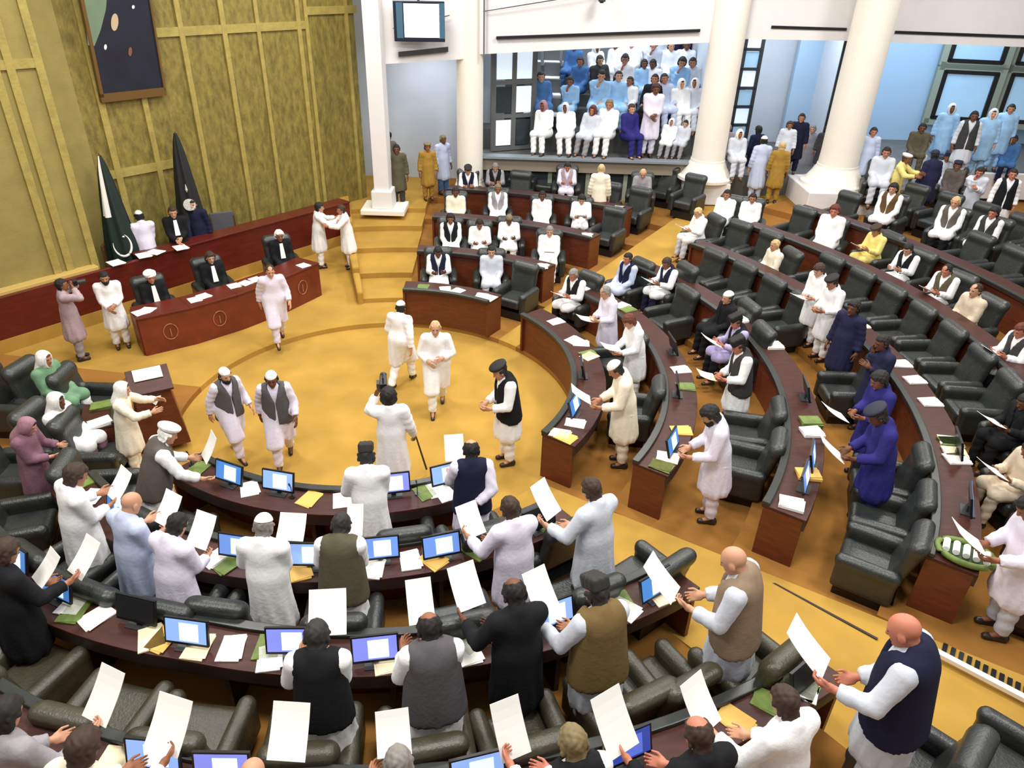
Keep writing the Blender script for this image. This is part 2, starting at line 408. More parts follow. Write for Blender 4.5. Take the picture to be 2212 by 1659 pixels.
def body(pose, g, long_hem):
    key = (pose, g, long_hem)
    if key in BODY: return BODY[key]
    J = joints(pose); hz, sit, legs = J['hz'], J['sit'], J['legs']; hk = POSES[pose][5]
    pts = np.array([J[k] for k in J if isinstance(J[k], np.ndarray)]); lo = pts.min(0) - .3; hi = pts.max(0) + .3; lo[2] = max(lo[2], 0)
    def fb(P):
        d = cone(P, J['pel'], J['chest'], .11 * g, .12 * g, .75)
        d = smin(d, cone(P, J['SL'], J['SR'], .055), .05); d = smin(d, cone(P, J['chest'], J['neck'], .07, .055), .04)
        d = smin(d, cone(P, J['neck'], np.array(J['headM'] @ Vector((0, -.02, -.08)))[:3], .056), .02)
        for s in 'LR':
            d = smin(d, cone(P, J['S' + s], J['E' + s], .050, .040), .03); d = smin(d, cone(P, J['E' + s], J['W' + s], .040, .028), .02)
            d = smin(d, cone(P, J['H' + s], J['K' + s], .08, .055), .03); d = smin(d, cone(P, J['K' + s], J['A' + s], .052, .036), .02)
            d = smin(d, cone(P, J['A' + s], J['A' + s] + np.array([0, .10, -.06]), .034, .028), .02)
        return d
    V, F = nets(fb, lo, hi, .022)
    ps = [(V, F, 0), (xform(HV, J['headM']), HF, 0)] + [(xform(v, J['headM']), f, 1) for v, f in EV]
    for s, mir in (('L', True), ('R', False)):
        hv, hf = HANDS[hk]; inward = (1 if s == 'L' else -1)
        palm = (inward * .8, .2, .5) if hk == 'hold' else (inward, -.2, -.3 if not sit else -1.5)
        ps.append((xform(hv, handM(J['E' + s], J['W' + s], palm, mir)), hf[:, ::-1] if mir else hf, 0))
    # --- long shirt
    hem = (.36 if long_hem else .46)
    def fk(P):
        x, y, z = P[..., 0], P[..., 1], P[..., 2]
        d = cone(P, J['belly'], J['chest'], .175 * g, .165 * g, .74)
        d = smin(d, cone(P, J['SL'] * np.array([.9, 1, 1]), J['SR'] * np.array([.9, 1, 1]), .078), .06)
        d = smin(d, cone(P, J['chest'], J['neck'], .115, .074), .04); d = smin(d, cone(P, J['neck'], J['neck'] * .45 + np.array(J['headM'] @ Vector((0, -.022, -.085))) * .55, .072, .067), .02)
        ang = np.arctan2(y, x); fold = .010 * np.sin(ang * 9 + z * 5) + .006 * np.sin(ang * 17 - z * 9)
        if sit:
            for s in 'LR': d = smin(d, cone(P, J['H' + s], J['K' + s] * np.array([1, .98, 1]), .128 * g, .106), .09)
            d = np.maximum(d, .40 - z); d = d + .003 * np.sin(y * 40 + x * 25) * np.clip((.75 - z) * 4, 0, 1)
        else:
            if legs == 'walk':
                for s in 'LR':
                    kk = J['H' + s] + (J['K' + s] - J['H' + s]) * 1.12; d = smin(d, cone(P, J['H' + s] + [0, 0, .05], kk, .155 * g, .135), .12)
            else: d = smin(d, cone(P, J['belly'], (0, .01, hem + .1), .18 * g, .235, .86), .06)
            d = np.maximum(d + fold * np.clip((1.1 - z) * 1.6, 0, 1), hem - z + .02 * np.sin(ang * 4))
        for s in 'LR':
            c = (J['W' + s] - J['E' + s]); W2 = J['W' + s] - c * .12
            sl = np.minimum(cone(P, J['S' + s], J['E' + s], .083, .068), cone(P, J['E' + s], W2, .068, .058))
            sl = np.maximum(sl, (P - W2) @ (c / np.linalg.norm(c)))
            d = smin(d, sl + .004 * np.sin((P @ c) * 260), .035)
        return d
    kam = sdfmesh('kameez', [nets(fk, lo, hi, .022) + (0,)], [PAPER])
    def ft(P):
        d = None
        for s in 'LR':
            e = np.minimum(cone(P, J['H' + s], J['K' + s], (.09 if sit else .098) * g, .082 if sit else .088), cone(P, J['K' + s], J['A' + s], .082 if sit else .088, .070))
            d = e if d is None else smin(d, e, .02)
        return np.maximum(d + .006 * np.sin(P[..., 2] * 45 + P[..., 0] * 30), .10 - P[..., 2])
    tro = sdfmesh('shalwar', [nets(ft, lo, (hi[0], hi[1], hz + .15), .024) + (0,)], [PAPER])
    vb = hz - .12 if not sit else hz + .04
    def fv(P):
        L = R(POSES[pose][0]); zz = P[..., 2]; yy = P[..., 1] - (zz - hz) * tan(L); xx = np.abs(P[..., 0])
        d = cone(P, J['pel'] + [0, 0, -.14 if not sit else .04], J['chest'], .242 * g if not sit else .225 * g, .196 * g, .82)
        d = smin(d, cone(P, J['SL'] * np.array([.72, 1, 1]), J['SR'] * np.array([.72, 1, 1]), .098), .05)
        d = smin(d, cone(P, J['chest'], J['neck'] + [0, -.01, .0], .14, .082), .03)
        d = np.maximum(d, xx - (.205 * g + np.clip((hz + .42 - zz) * .16, 0, .09))); d = np.maximum(d, vb - zz + .03 * np.cos(P[..., 0] * 9))
        for s in 'LR': d = np.maximum(d, .085 - np.linalg.norm(P - J['S' + s] * np.array([1.28, 1, 1]) + [0, 0, .02], axis=-1))
        op = .010 + np.clip((zz - (hz + .30)) * .30, 0, .09)
        return np.maximum(d, np.minimum(op - xx, yy - .02))
    ves = sdfmesh('waistcoat', [nets(fv, lo, hi, .022) + (0,)], [PAPER])
    BODY[key] = (sdfmesh('body', ps, [PAPER, EYE]), kam, tro, ves, J)
    return BODY[key]
SHOEV = nets(lambda P: np.maximum(smin(cone(P, (0, -.05, .035), (0, .12, .03), .042, .036, 1), cone(P, (0, -.04, .05), (0, .0, .075), .042, .036), .03), -P[..., 2]), (-.06, -.12, 0), (.06, .19, .13), .014)
SHOEM = sdfmesh('shoe', [SHOEV + (0,)], [SHOE])
SKINS = [mat('skin_%s' % n, c, .55, spec=.35) for n, c in (('fair', (196, 146, 116)), ('tan', (172, 118, 88)), ('brown', (142, 92, 66)), ('deep', (108, 68, 48)), ('ruddy', (190, 120, 96)))]
PAL = dict(W=(240, 240, 240), C=(238, 228, 204), L=(222, 216, 232), B=(188, 198, 224), S=(150, 190, 226), K=(26, 26, 29), G=(88, 85, 88), D=(58, 58, 58),
           N=(28, 30, 54), V=(44, 42, 112), U=(38, 38, 66), T=(138, 118, 98), E=(206, 190, 166), O=(112, 92, 56), H=(158, 122, 52), M=(128, 92, 108), Y=(232, 214, 130), P=(176, 166, 206),
           A=(150, 146, 150), J=(86, 80, 62), F=(112, 148, 116), Q=(96, 88, 82), R=(70, 110, 160), X=(200, 204, 214), Z=(170, 150, 156), I=(96, 72, 44))
def cloth(c):
    return mat('cloth_' + c.lower() + ('' if c.islower() else ''), PAL[c], .85, .04 if c in 'WCLBX' else .12, 7., .25, 26., spec=.2)
HAIRC = dict(k=(24, 20, 18), b=(56, 38, 26), g=(128, 122, 116), w=(238, 236, 230), d=(40, 38, 36), o=(120, 104, 70), r=(94, 44, 30), y=(196, 170, 120), n=(30, 32, 52), l=(206, 212, 224), p=(150, 110, 120))
def hairmat(c): return mat('hair_tone_' + c, HAIRC[c], .75, .15, 40.)
PEOPLE = []
def person(root_loc, face, pose, outfit, hair, label, s=1.0, g=1.0, skin=None, group=None, shoes=True, long_hem=False):
    """outfit: shirt, trousers[, waistcoat] colour letters; hair: list like ['short:k','kufi:w']"""
    me, kam, tro, ves, J = body(pose, g, long_hem)
    p = empty('person', root_loc, R(face - 90), label, 'person', group, s)
    sk = SKINS[skin if skin is not None else rng.randrange(4)]
    link('body', me, p, mats=[sk, EYE])
    link('kameez', kam, p, mats=[cloth(outfit[0])]); link('shalwar', tro, p, mats=[cloth(outfit[1])])
    if len(outfit) > 2: link('waistcoat', ves, p, mats=[cloth(outfit[2])])
    for hs in hair.split('+'):
        if not hs: continue
        k, c = hs.split(':')
        if k == 'short' and '+' in hair and hair.split(':')[0] in ('kufi', 'skullcap', 'karakul', 'pakol', 'brim'): k = 'under'
        nm = {'under': 'hair', 'short': 'hair', 'thick': 'hair', 'bald_ring': 'hair', 'thin': 'hair', 'scarf': 'headscarf', 'kufi': 'cap', 'skullcap': 'cap', 'karakul': 'cap', 'pakol': 'cap', 'brim': 'hat'}.get(k, k)
        link(nm, hair_me(k), p, M=J['headM'], mats=[hairmat(c)])
    if shoes:
        for q in 'LR':
            A = J['A' + q]; link('shoe', SHOEM, p, M=TRS((A[0], A[1], max(0, A[2] - .09)), (R(-18) if A[2] > .11 else 0, 0, 0)))
    PEOPLE.append(dict(o=p, x=root_loc[0], y=root_loc[1], z=root_loc[2], sit=J['sit'], face=face, J=J, s=s, label=label))
    return PEOPLE[-1]
def by_head(px, py, pose, face, s=1.0, z=None):
    """stand the figure so that the top of its head is where this line of sight meets that height"""
    J = joints(pose); top = J['headM'] @ Vector((0, -.01, .135)); fz = z if z is not None else .1
    x = y = 0
    for _ in range(8):
        hx, hy = at(px, py, fz + top.z * s)
        if face == 'c': fa = degrees(atan2(CEN[1] - hy, CEN[0] - hx))
        elif face == 'k': fa = degrees(atan2(-hy, -hx))
        else: fa = face
        a = R(fa - 90); x = hx - s * (cos(a) * top.x - sin(a) * top.y); y = hy - s * (sin(a) * top.x + cos(a) * top.y)
        if z is None:
            nz = floor_z(x, y); fz = fz + (nz - fz) * (1 if _ < 4 else .5)
    if z is None: fz = floor_z(x, y)
    return (x, y, fz), fa
def local(p, v):
    a = R(p['face'] - 90); s = p['s']
    return (p['x'] + s * (cos(a) * v[0] - sin(a) * v[1]), p['y'] + s * (sin(a) * v[0] + cos(a) * v[1]), p['z'] + s * v[2])

# ------------------------------------------------------------------ the floor
def floor_piece(ri, ro, z, a0, a1, m, z0=-.4):
    return struct(MB().arc(ri, ro, z0, z, a0, a1, 2.0).obj('floor', m))
n = 72
wl = MB(); wl.lathe([(3.37, -.4), (3.37, 0.0)], (CEN[0], CEN[1], 0), n); struct(wl.obj('floor', CARPET))
for a0, a1, T in SECT:
    if T == 'ramp':
        m = MB(); k = max(2, int((a1 - a0) / 2)); rs = [3.36, 6, 9, 12, 15, 19]
        for i in range(len(rs) - 1):
            r0, r1 = rs[i], rs[i + 1]; vs = []
            for j in range(k + 1):
                a = a0 + (a1 - a0) * j / k
                for rr in (r0, r1):
                    x, y = pol(rr, a); vs += [(x, y, -.4), (x, y, ramp(rr))]
            fs = []
            for j in range(k):
                b = j * 4; fs += [(b + 1, b + 3, b + 7, b + 5), (b, b + 4, b + 6, b + 2), (b, b + 1, b + 5, b + 4), (b + 2, b + 6, b + 7, b + 3)]
            fs += [(0, 2, 3, 1), (k * 4, k * 4 + 1, k * 4 + 3, k * 4 + 2)]
            m.add(vs, fs)
        struct(m.obj('floor', CARPET))
    else:
        far = 26 if a1 <= 92 else (17 if a1 <= 310 else 12)
        if T is STAIR_T: far = 16
        for i, (r0, z) in enumerate(T):
            r1 = T[i + 1][0] if i + 1 < len(T) else far
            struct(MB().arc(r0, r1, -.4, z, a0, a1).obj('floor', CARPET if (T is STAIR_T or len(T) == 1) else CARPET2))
# a padded cheek along the left of the carpeted steps
cheek = MB()
for i, (r0, z) in enumerate(STAIR_T[1:]):
    r1 = (STAIR_T[1:] + [(10.4, 0)])[i + 1][0]
    cheek.arc(r0 - .05, r1 - .05, 0, z + .20, 104.6, 106.4)
struct(cheek.obj('trim_1', CARPET, bevel=.05))
# cream nosing strip and slotted grille on the lower right aisle
def strip(name, p0, p1, wd, h, m, zoff=.005):
    (x0, y0, z0), (x1, y1, z1) = p0, p1; d = Vector((x1 - x0, y1 - y0, 0)).normalized(); nn = Vector((-d.y, d.x, 0)) * wd / 2
    q = [(x0 - nn.x, y0 - nn.y, z0 + zoff), (x1 - nn.x, y1 - nn.y, z1 + zoff), (x1 + nn.x, y1 + nn.y, z1 + zoff), (x0 + nn.x, y0 + nn.y, z0 + zoff)]
    return MB().hexa(q + [(a, b, c + h) for a, b, c in q]).obj(name, m)
def fpt(px, py, z): x, y = at(px, py, z); return (x, y, z)
struct(strip('trim_2', fpt(2012, 1408, .60), fpt(2330, 1575, .70), .07, .05, CREAMW))
gr = MB()
for i in range(17):
    px, py = 2040 + i * 17.5, 1402 + i * 9.4; z = .58
    for _ in range(4): x, y = at(px, py, z); z = floor_z(x, y)
    gr.box((x, y, z + .006), (.022, .075, .012), Matrix.Rotation(R(-35), 3, 'Z'))
o = gr.obj('floor_grille', BLACKP); tag(o, 'row of dark slots of a floor grille along the right aisle edge', 'floor grille')
struct(strip('trim_3', fpt(1640, 1245, .36), fpt(1895, 1382, .5), .03, .012, WOODK))

# ------------------------------------------------------------------ the golden wall and the oxblood panelling behind the dais
WL = Vector((-9.9, 11.9, 0)); WD = Vector((.609, .793, 0)); WN = Vector((-.793, .609, 0))
LEN = 8.9
def wpt(s, off, z): q = WL + WD * s + WN * off; return (q.x, q.y, z)
def onwall(px, py, off):
    d = Vector(ray(px, py)); o = WL + WN * off - Vector((0, 0, CAMH)); t = o.dot(WN) / d.dot(WN); p = Vector((0, 0, CAMH)) + d * t
    return (p - WL).dot(WD), p.z
def wbox(mb, s0, s1, o0, o1, z0, z1, mi=0):
    return mb.hexa([wpt(s0, o0, z0), wpt(s1, o0, z0), wpt(s1, o1, z0), wpt(s0, o1, z0), wpt(s0, o0, z1), wpt(s1, o0, z1), wpt(s1, o1, z1), wpt(s0, o1, z1)], mi)
GO = 1.25
gs1, _z = onwall(784, 300, GO)
GOLD = mat('gilded_fabric_panel', (130, 116, 54), .62, .36, 9., .7, 24., metal=.15, stretch=(1, 1, .45))
GOLDB = mat('gilded_plain_panel', (148, 134, 74), .7, .10, 3., .2, 30., metal=.1)
BATTEN = mat('gilded_batten', (166, 149, 80), .5, .15, 6., .3, 20., metal=.15)
sC, _z = onwall(215, 400, GO)
sB, _z = onwall(196, 540, .4)
struct(wbox(MB(), -9, sB, .32, .6, -.2, 9.4).obj('wall_left', GOLDB)); struct(wbox(MB(), sB - .3, sC, GO, GO + .25, -.2, 9.4).obj('wall_left', GOLDB)); struct(wbox(MB(), sB - .2, sB, .6, GO + .25, -.2, 9.4).obj('wall_left', GOLDB))
struct(wbox(MB(), sC, gs1, GO, GO + .25, .55, 9.4).obj('wall_left', GOLD))
nt_ = 4
def trim(mb, m, **k):
    global nt_; o = struct(mb.obj('trim_%d' % nt_, m, **k)); nt_ += 1; return o
for px, py, hw, z0 in [(20, 250, .07, .3), (98, 400, .07, .3), (180, 480, .07, .3), (262, 400, .07, .3), (343, 360, .06, .3), (440, 330, .06, .3), (521, 300, .06, .3), (590, 300, .05, .3), (668, 260, .06, .3), (684, 260, .05, .3), (765, 250, .05, .3)]:
    G = .32 if px < 200 else GO
    s, z = onwall(px, py, G - .03); trim(wbox(MB(), s - hw, s + hw, G - .05, G, z0, 9.4), BATTEN)
for pts, hw in [([(20, 148), (150, 122)], .08), ([(330, 88), (640, 40)], .09), ([(272, 372), (350, 358)], .09), ([(690, 25), (750, 18)], .09)]:
    G = .32 if pts[0][0] < 100 else GO
    (s0, z0), (s1, z1) = [onwall(px, py, G - .03) for px, py in pts]; z = (z0 + z1) / 2
    trim(wbox(MB(), s0 - .4, min(s1 + .3, sB if G < 1 else 99), G - .045, G, z - hw, z + hw), BATTEN)
(sa, za), (sb, zb) = onwall(4, 640, .35), onwall(205, 585, .35)
trim(wbox(MB(), -3, sb, .1, .34, 1.10, 1.24), mat('straw_ledge', (196, 166, 92), .6), bevel=.01)
# the long panelled front of the raised bench
trim(wbox(MB(), -4, LEN, 0, .10, .36, 1.18), WAINS, bevel=.01)
trim(wbox(MB(), -4, LEN, -.01, .12, .1, .37), CARPET)
trim(wbox(MB(), 3.2, LEN, -.03, .42, 1.18, 1.22), WAINS, bevel=.008)
struct(wbox(MB(), -4, LEN + .2, .1, GO, -.2, .3).obj('floor', CARPET))
# framed painting hung high on the gilded wall, leaning forward
cs = [onwall(178, -60, GO - .3), onwall(322, -80, GO - .3), onwall(336, 182, GO - .12), onwall(214, 212, GO - .12)]
s0 = (cs[0][0] + cs[3][0]) / 2; s1 = (cs[1][0] + cs[2][0]) / 2; zb = (cs[2][1] + cs[3][1]) / 2; zt = 7.6
pic = empty('painting', wpt((s0 + s1) / 2, GO - .1, zb), 0, 'large dark portrait painting hung high on the gilded wall', 'painting')
def pq(mb, u0, u1, z0, z1, d0, d1):
    f = lambda s, z, d: tuple(Vector(wpt(s0 + (s1 - s0) * s, GO - .08 - .28 * (z - zb) / (zt - zb) - d, z)) - pic.location)
    Z = lambda t: zb + (zt - zb) * t
    return mb.hexa([f(u0, Z(z0), d0), f(u1, Z(z0), d0), f(u1, Z(z0), d1), f(u0, Z(z0), d1), f(u0, Z(z1), d0), f(u1, Z(z1), d0), f(u1, Z(z1), d1), f(u0, Z(z1), d1)])
canv = pq(MB(), 0, 1, 0, 1, 0, .05).obj('canvas', mat('painted_navy_black', (26, 28, 44), .5, .3, 2.), pic)
fr = MB(); pq(fr, -.05, 0, -.02, 1, -.02, .08); pq(fr, 1, 1.03, -.02, 1, -.02, .08); pq(fr, -.05, 1.03, -.05, 0, -.02, .08)
fr.obj('frame', mat('bronze_frame', (112, 84, 42), .5, metal=.3), pic)
def blob(pts, name, m, d=.055):
    mb = MB(); base = []
    for dd in (d, d + .004): 
        for u, t in pts:
            z = zb + (zt - zb) * t; base.append(tuple(Vector(wpt(s0 + (s1 - s0) * u, GO - .08 - .28 * t - dd, z)) - pic.location))
    k = len(pts); mb.add(base, [tuple(range(k - 1, -1, -1)), tuple(range(k, 2 * k))] + [(i, (i + 1) % k, k + (i + 1) % k, k + i) for i in range(k)]); return mb.obj(name, m, canv)
def up_(px, py):
    s, z = onwall(px, py, GO - .25); return (s - s0) / (s1 - s0), (z - zb) / (zt - zb)
blob([up_(px, py) for px, py in [(178, -6), (229, -6), (228, 20), (218, 66), (206, 100), (192, 98)]], 'painted_backdrop', mat('painted_grey_green', (112, 132, 108), .6, .1, 3.))
def oval(cx, cy, rx, ry): return [up_(cx + rx * cos(t), cy - ry * sin(t)) for t in np.linspace(0, 2 * pi, 17)[:-1]]
blob(oval(248, 48, 8, 19), 'painted_face', mat('painted_flesh', (190, 170, 140), .6))
blob(oval(284, 112, 4, 10), 'painted_hand', mat('painted_brown', (120, 80, 66), .6))
blob(oval(230, 102, 3, 6), 'painted_cuff', PAPER); blob(oval(287, 15, 3, 4), 'painted_glint', PAPER)

# furled flags on poles
def flag(px_top, py_top, px_b, py_b, lab, white, emblem):
    s, z = onwall(px_b, py_b, .75); x, y, _ = wpt(s, .75, 0)
    _, zt = onwall(px_top, py_top, .75)
    f = empty('flag', (x, y, .3), 0, lab, 'flag')
    MB().lathe([(.16, 0), (.16, .04), (.03, .07)], n=16).obj('base', DARKG, f)
    MB().tube([(0, 0, .05), (0, 0, zt - .3)], .016).obj('pole', mat('brass_pole', (150, 120, 60), .3, metal=.8), f)
    vs = []; fs = []; N = 36; rows = 16; H = zt - .3
    for i in range(rows + 1):
        t = i / rows; z = .12 + (H - .16) * t; rad = .03 + .36 * (1 - t) ** .75
        for k in range(N):
            a = 2 * pi * k / N; rr = rad * (1 + .14 * sin(a * 7 + t * 3)); vs.append((rr * cos(a), rr * sin(a), z))
    for i in range(rows):
        for k in range(N): fs.append((i * N + k, i * N + (k + 1) % N, (i + 1) * N + (k + 1) % N, (i + 1) * N + k))
    mb = MB(); mb.add(vs, fs)
    for j, fc in enumerate(mb.f):
        i = j // N; k = j % N; a = degrees(2 * pi * (k + .5) / N)
        mb.m[j] = 1 if (white and i > 8 and 215 < a < 285) or (emblem and i < 6) else 0
    clo = mb.obj('cloth', [mat('flag_bottle_green' if white else 'flag_black', (14, 34, 28) if white else (22, 24, 26), .7), PAPER if white else mat('flag_navy', (34, 32, 66), .7)], f, smooth=True)
    vd = Vector((-x, -y, 0)).normalized(); side = Vector((-vd.y, vd.x, 0)).normalized()
    def on(t, u):
        rad = .03 + .36 * (1 - t) ** .75; return vd * (rad * 1.18) + side * u + Vector((0, 0, .12 + (H - .16) * t))
    if white:
        pts = [on(.36 + .085 * sin(a), .17 * cos(a)) for a in np.linspace(R(-195), R(60), 24)]
        MB().tube(pts, [.004 + .022 * sin(pi * i / 23) for i in range(24)], 6).obj('crescent', PAPER, clo)
        c = on(.42, .06); MB().lathe([(.005, -.02), (.03, 0), (.005, .02)], tuple(c), 5).obj('star', PAPER, clo)
    else:
        mb = MB(); c = on(.50, 0); M = Matrix.Rotation(atan2(vd.y, vd.x) + pi / 2, 4, 'Z') @ Matrix.Rotation(R(78), 4, 'X')
        q = MB().lathe([(.13, -.01), (.13, .01), (.09, .014)], n=20)
        mb.add([tuple((M @ Vector(v)) + c) for v in q.v], q.f); mb.obj('emblem', mat('embroidered_white', (196, 196, 186), .8, .3, 30.), clo)
        c = on(.62, 0); q2 = MB().lathe([(.006, -.09), (.03, -.04), (.006, .09)], tuple(c), 6).obj('tassel', mat('embroidered_white', (196, 196, 186)), clo)
flag(224, 330, 262, 520, 'furled green and white flag with crescent beside the wooden armchair', True, False)
flag(390, 282, 425, 520, 'furled black flag with pale round emblem above navy folds', False, True)

# ------------------------------------------------------------------ the presiding officers' desk
DP = [(-7.06, 12.16), (-6.3, 12.72), (-5.62, 13.42), (-4.98, 14.3), (-4.44, 15.3)]
def offs(pts, d):
    out = []
    for i, p in enumerate(pts):
        a = Vector(pts[max(i - 1, 0)]); b = Vector(pts[min(i + 1, len(pts) - 1)]); t = (b - a).normalized(); out.append((p[0] - t.y * d, p[1] + t.x * d))
    return out
def ribbon(mb, p, q, z0, z1):
    for i in range(len(p) - 1):
        mb.hexa([(*p[i], z0), (*p[i + 1], z0), (*q[i + 1], z0), (*q[i], z0), (*p[i], z1), (*p[i + 1], z1), (*q[i + 1], z1), (*q[i], z1)])
    return mb
dd = empty('desk', (DP[2][0], DP[2][1], .1), 0, 'long oxblood presiding desk with round emblems facing the well', 'desk')
def rel(mb, root):
    mb.v = [(x - root.location.x, y - root.location.y, z - root.location.z) for x, y, z in mb.v]; return mb
rel(ribbon(MB(), DP, offs(DP, .06), .1, .86), dd).obj('front_panel', DESKR, dd)
rel(ribbon(MB(), offs(DP, -.03), offs(DP, .62), .86, .90), dd).obj('worktop', WAINS, dd, bevel=.008)
for e in (0, -1):
    a = offs(DP, .05)[e]; b = offs(DP, .6)[e]; t = (Vector(b) - Vector(a)).normalized() ; nn = Vector((-t.y, t.x)) * .03
    rel(MB().hexa([(a[0] - nn.x, a[1] - nn.y, .1), (b[0] - nn.x, b[1] - nn.y, .1), (b[0] + nn.x, b[1] + nn.y, .1), (a[0] + nn.x, a[1] + nn.y, .1), (a[0] - nn.x, a[1] - nn.y, .86), (b[0] - nn.x, b[1] - nn.y, .86), (b[0] + nn.x, b[1] + nn.y, .86), (a[0] + nn.x, a[1] + nn.y, .86)]), dd).obj('end_panel', DESKR, dd)
rel(ribbon(MB(), offs(DP, .58), offs(DP, .62), .3, .86), dd).obj('back_panel', WAINS, dd)
for t in (.55, 1.55, 2.6, 3.5):
    i = int(t); u = t - i; a = Vector(DP[i]); b = Vector(DP[i + 1]); c = a + (b - a) * u; d = (b - a).normalized(); nn = Vector((d.y, -d.x))
    ring = [(c.x + nn.x * .012 + d.x * .13 * cos(q), c.y + nn.y * .012 + d.y * .13 * cos(q), .5 + .16 * sin(q)) for q in np.linspace(0, 2 * pi, 22)]
    mb = MB().tube(ring, .008, 5); mb.tube([(c.x + nn.x * .012, c.y + nn.y * .012, .40), (c.x + nn.x * .012, c.y + nn.y * .012, .56)], .010, 5)
    rel(mb, dd).obj('emblem', mat('faded_gilt', (170, 120, 90), .6), dd)

# ------------------------------------------------------------------ arcade, columns and gallery at the far side
def column(name, x, y, z0, rad, lab, ped=None):
    o = empty(name, (x, y, z0), 0, lab, 'column')
    h0 = 0
    if ped:
        MB().box((0, 0, ped[1] / 2), (ped[0], ped[0], ped[1] / 2)).obj('pedestal', WHITEW, o, bevel=.03); h0 = ped[1]
    MB().lathe([(rad * 1.75, h0), (rad * 1.75, h0 + .08), (rad * 1.55, h0 + .12), (rad * 1.25, h0 + .34), (rad * 1.08, h0 + .5), (rad * 1.06, h0 + .56)], n=40).obj('base', CREAMW, o, smooth=False)
    MB().lathe([(rad * 1.03, h0 + .56), (rad, h0 + .9), (rad * .99, 9.5 - z0)], n=40).obj('shaft', CREAMW, o, smooth=False)
    return o
column('column', -1.42, 21.3, .72, .37, 'cream round column right of the hanging television', None)
column('column', 5.45, 21.35, .9, .46, 'middle cream round column between the crowded gallery and the side lobby', (.62, .62))
column('column', 8.95, 20.75, .9, .52, 'cream round column on a square white pedestal at right', (1.0, .72))
p1 = empty('pillar', (-3.72, 19.9, .72), 0, 'square white pillar beside the gilded wall', 'pillar')
MB().box((0, 0, 4.4), (.20, .3, 4.4)).obj('shaft', WHITEW, p1)
MB().box((0, -.02, .38), (.28, .38, .24)).obj('die', WHITEW, p1, bevel=.02)
MB().box((.02, -.05, .07), (.60, .5, .07)).obj('plinth', CREAMW, p1, bevel=.02)
def beam(x0, y0, z0, x1, y1, z1, ttop=9.5, th=.5):
    q = [(x0, y0, z0), (x1, y1, z1), (x1, y1 + th, z1), (x0, y0 + th, z0)]
    return struct(MB().hexa(q + [(a, b, ttop) for a, b, c in q]).obj('wall_back', WHITEW))
beam(-3.8, 20.3, 4.43, -1.4, 21.0, 4.56)
beam(-1.3, 21.05, 4.66, 5.5, 21.5, 5.13)
beam(5.4, 21.5, 5.20, 9.0, 21.5, 5.24)
beam(9.0, 21.5, 5.24, 19, 21.5, 5.20)
for x0, x1, y, z, zb_ in [(-.7, 4.7, 20.98, 5.05, 5.35), (6.6, 8.6, 21.45, 5.48, 5.48), (9.9, 17, 21.45, 5.45, 5.42)]:
    q = [(x0, y + .02, z), (x1, y + .02 + (.35 if x0 < 0 else 0), zb_), (x1, y + .1 + (.35 if x0 < 0 else 0), zb_), (x0, y + .1, z)]
    o = MB().hexa(q + [(a, b, c + .07) for a, b, c in q]).obj('air_vent', BLACKP); tag(o, 'long black air slot above the %s opening' % ('crowded gallery' if x0 < 0 else 'side lobby' if x0 < 9 else 'blue-lit gallery'), 'air vent')
o = MB().hexa([(-3.2, 20.35, 4.62), (-1.95, 20.72, 4.74), (-1.95, 20.8, 4.74), (-3.2, 20.43, 4.62), (-3.2, 20.35, 4.74), (-1.95, 20.72, 4.86), (-1.95, 20.8, 4.86), (-3.2, 20.43, 4.74)]).obj('air_vent', DARKG); tag(o, 'grey air slot below the hanging television', 'air vent')
# lobby behind the first opening
struct(MB().box((-2.9, 23.6, 3.6), (2.4, .1, 3.6)).obj('wall_back', BLUEW))
# gallery shell
struct(MB().box((6.5, 29.5, 4), (14, .1, 5)).obj('wall_back', BLUEW))
struct(MB().box((20.3, 24, 4), (.1, 6, 5)).obj('wall_right', BLUEW))
struct(MB().box((5.6, 26.2, 3.3), (.12, 4.0, 4.0)).obj('wall_gallery', BLUEW))
struct(MB().box((9.9, 26.2, 3.3), (.12, 4.0, 4.0)).obj('wall_gallery', BLUEW))
struct(MB().box((7.75, 26.5, 3.3), (2.1, .1, 4.0)).obj('wall_gallery', BLUEW))
struct(MB().box((-1.5, 26.0, 3.3), (.1, 3.6, 4.0)).obj('wall_gallery', STEELF))
ROWS = [(22.0, 1.90), (22.95, 2.46), (23.9, 2.86), (24.85, 3.22), (25.8, 3.58)]
STEPM = mat('grey_gallery_step', (92, 92, 90), .7, .15, 4.)
for i, (y, z) in enumerate(ROWS):
    struct(MB().box((2.05, y + (.3 if i < 4 else 1.2), z / 2 + .3), (3.45, .62 if i < 4 else 1.5, z / 2 - .3)).obj('floor', STEPM))
struct(MB().box((2.05, 21.56, 1.72), (3.42, .14, .18)).obj('trim_%d' % nt_, mat('taupe_fascia', (140, 128, 112), .6))); nt_ += 1
struct(MB().box((2.05, 21.5, 1.92), (3.42, .2, .03)).obj('trim_%d' % nt_, mat('grey_capping', (130, 138, 144), .5))); nt_ += 1
for k in range(6):
    o = MB().box((-.75 + k * 1.12, 21.62, 1.12), (.5, .03, .42)).obj('window_%d' % (k + 1), GLASSD); struct(o)
    f = MB(); 
    for dx in (-.53, .53): f.box((-.75 + k * 1.12 + dx, 21.6, 1.12), (.03, .05, .42))
    struct(f.obj('trim_%d' % nt_, SAGE)); nt_ += 1
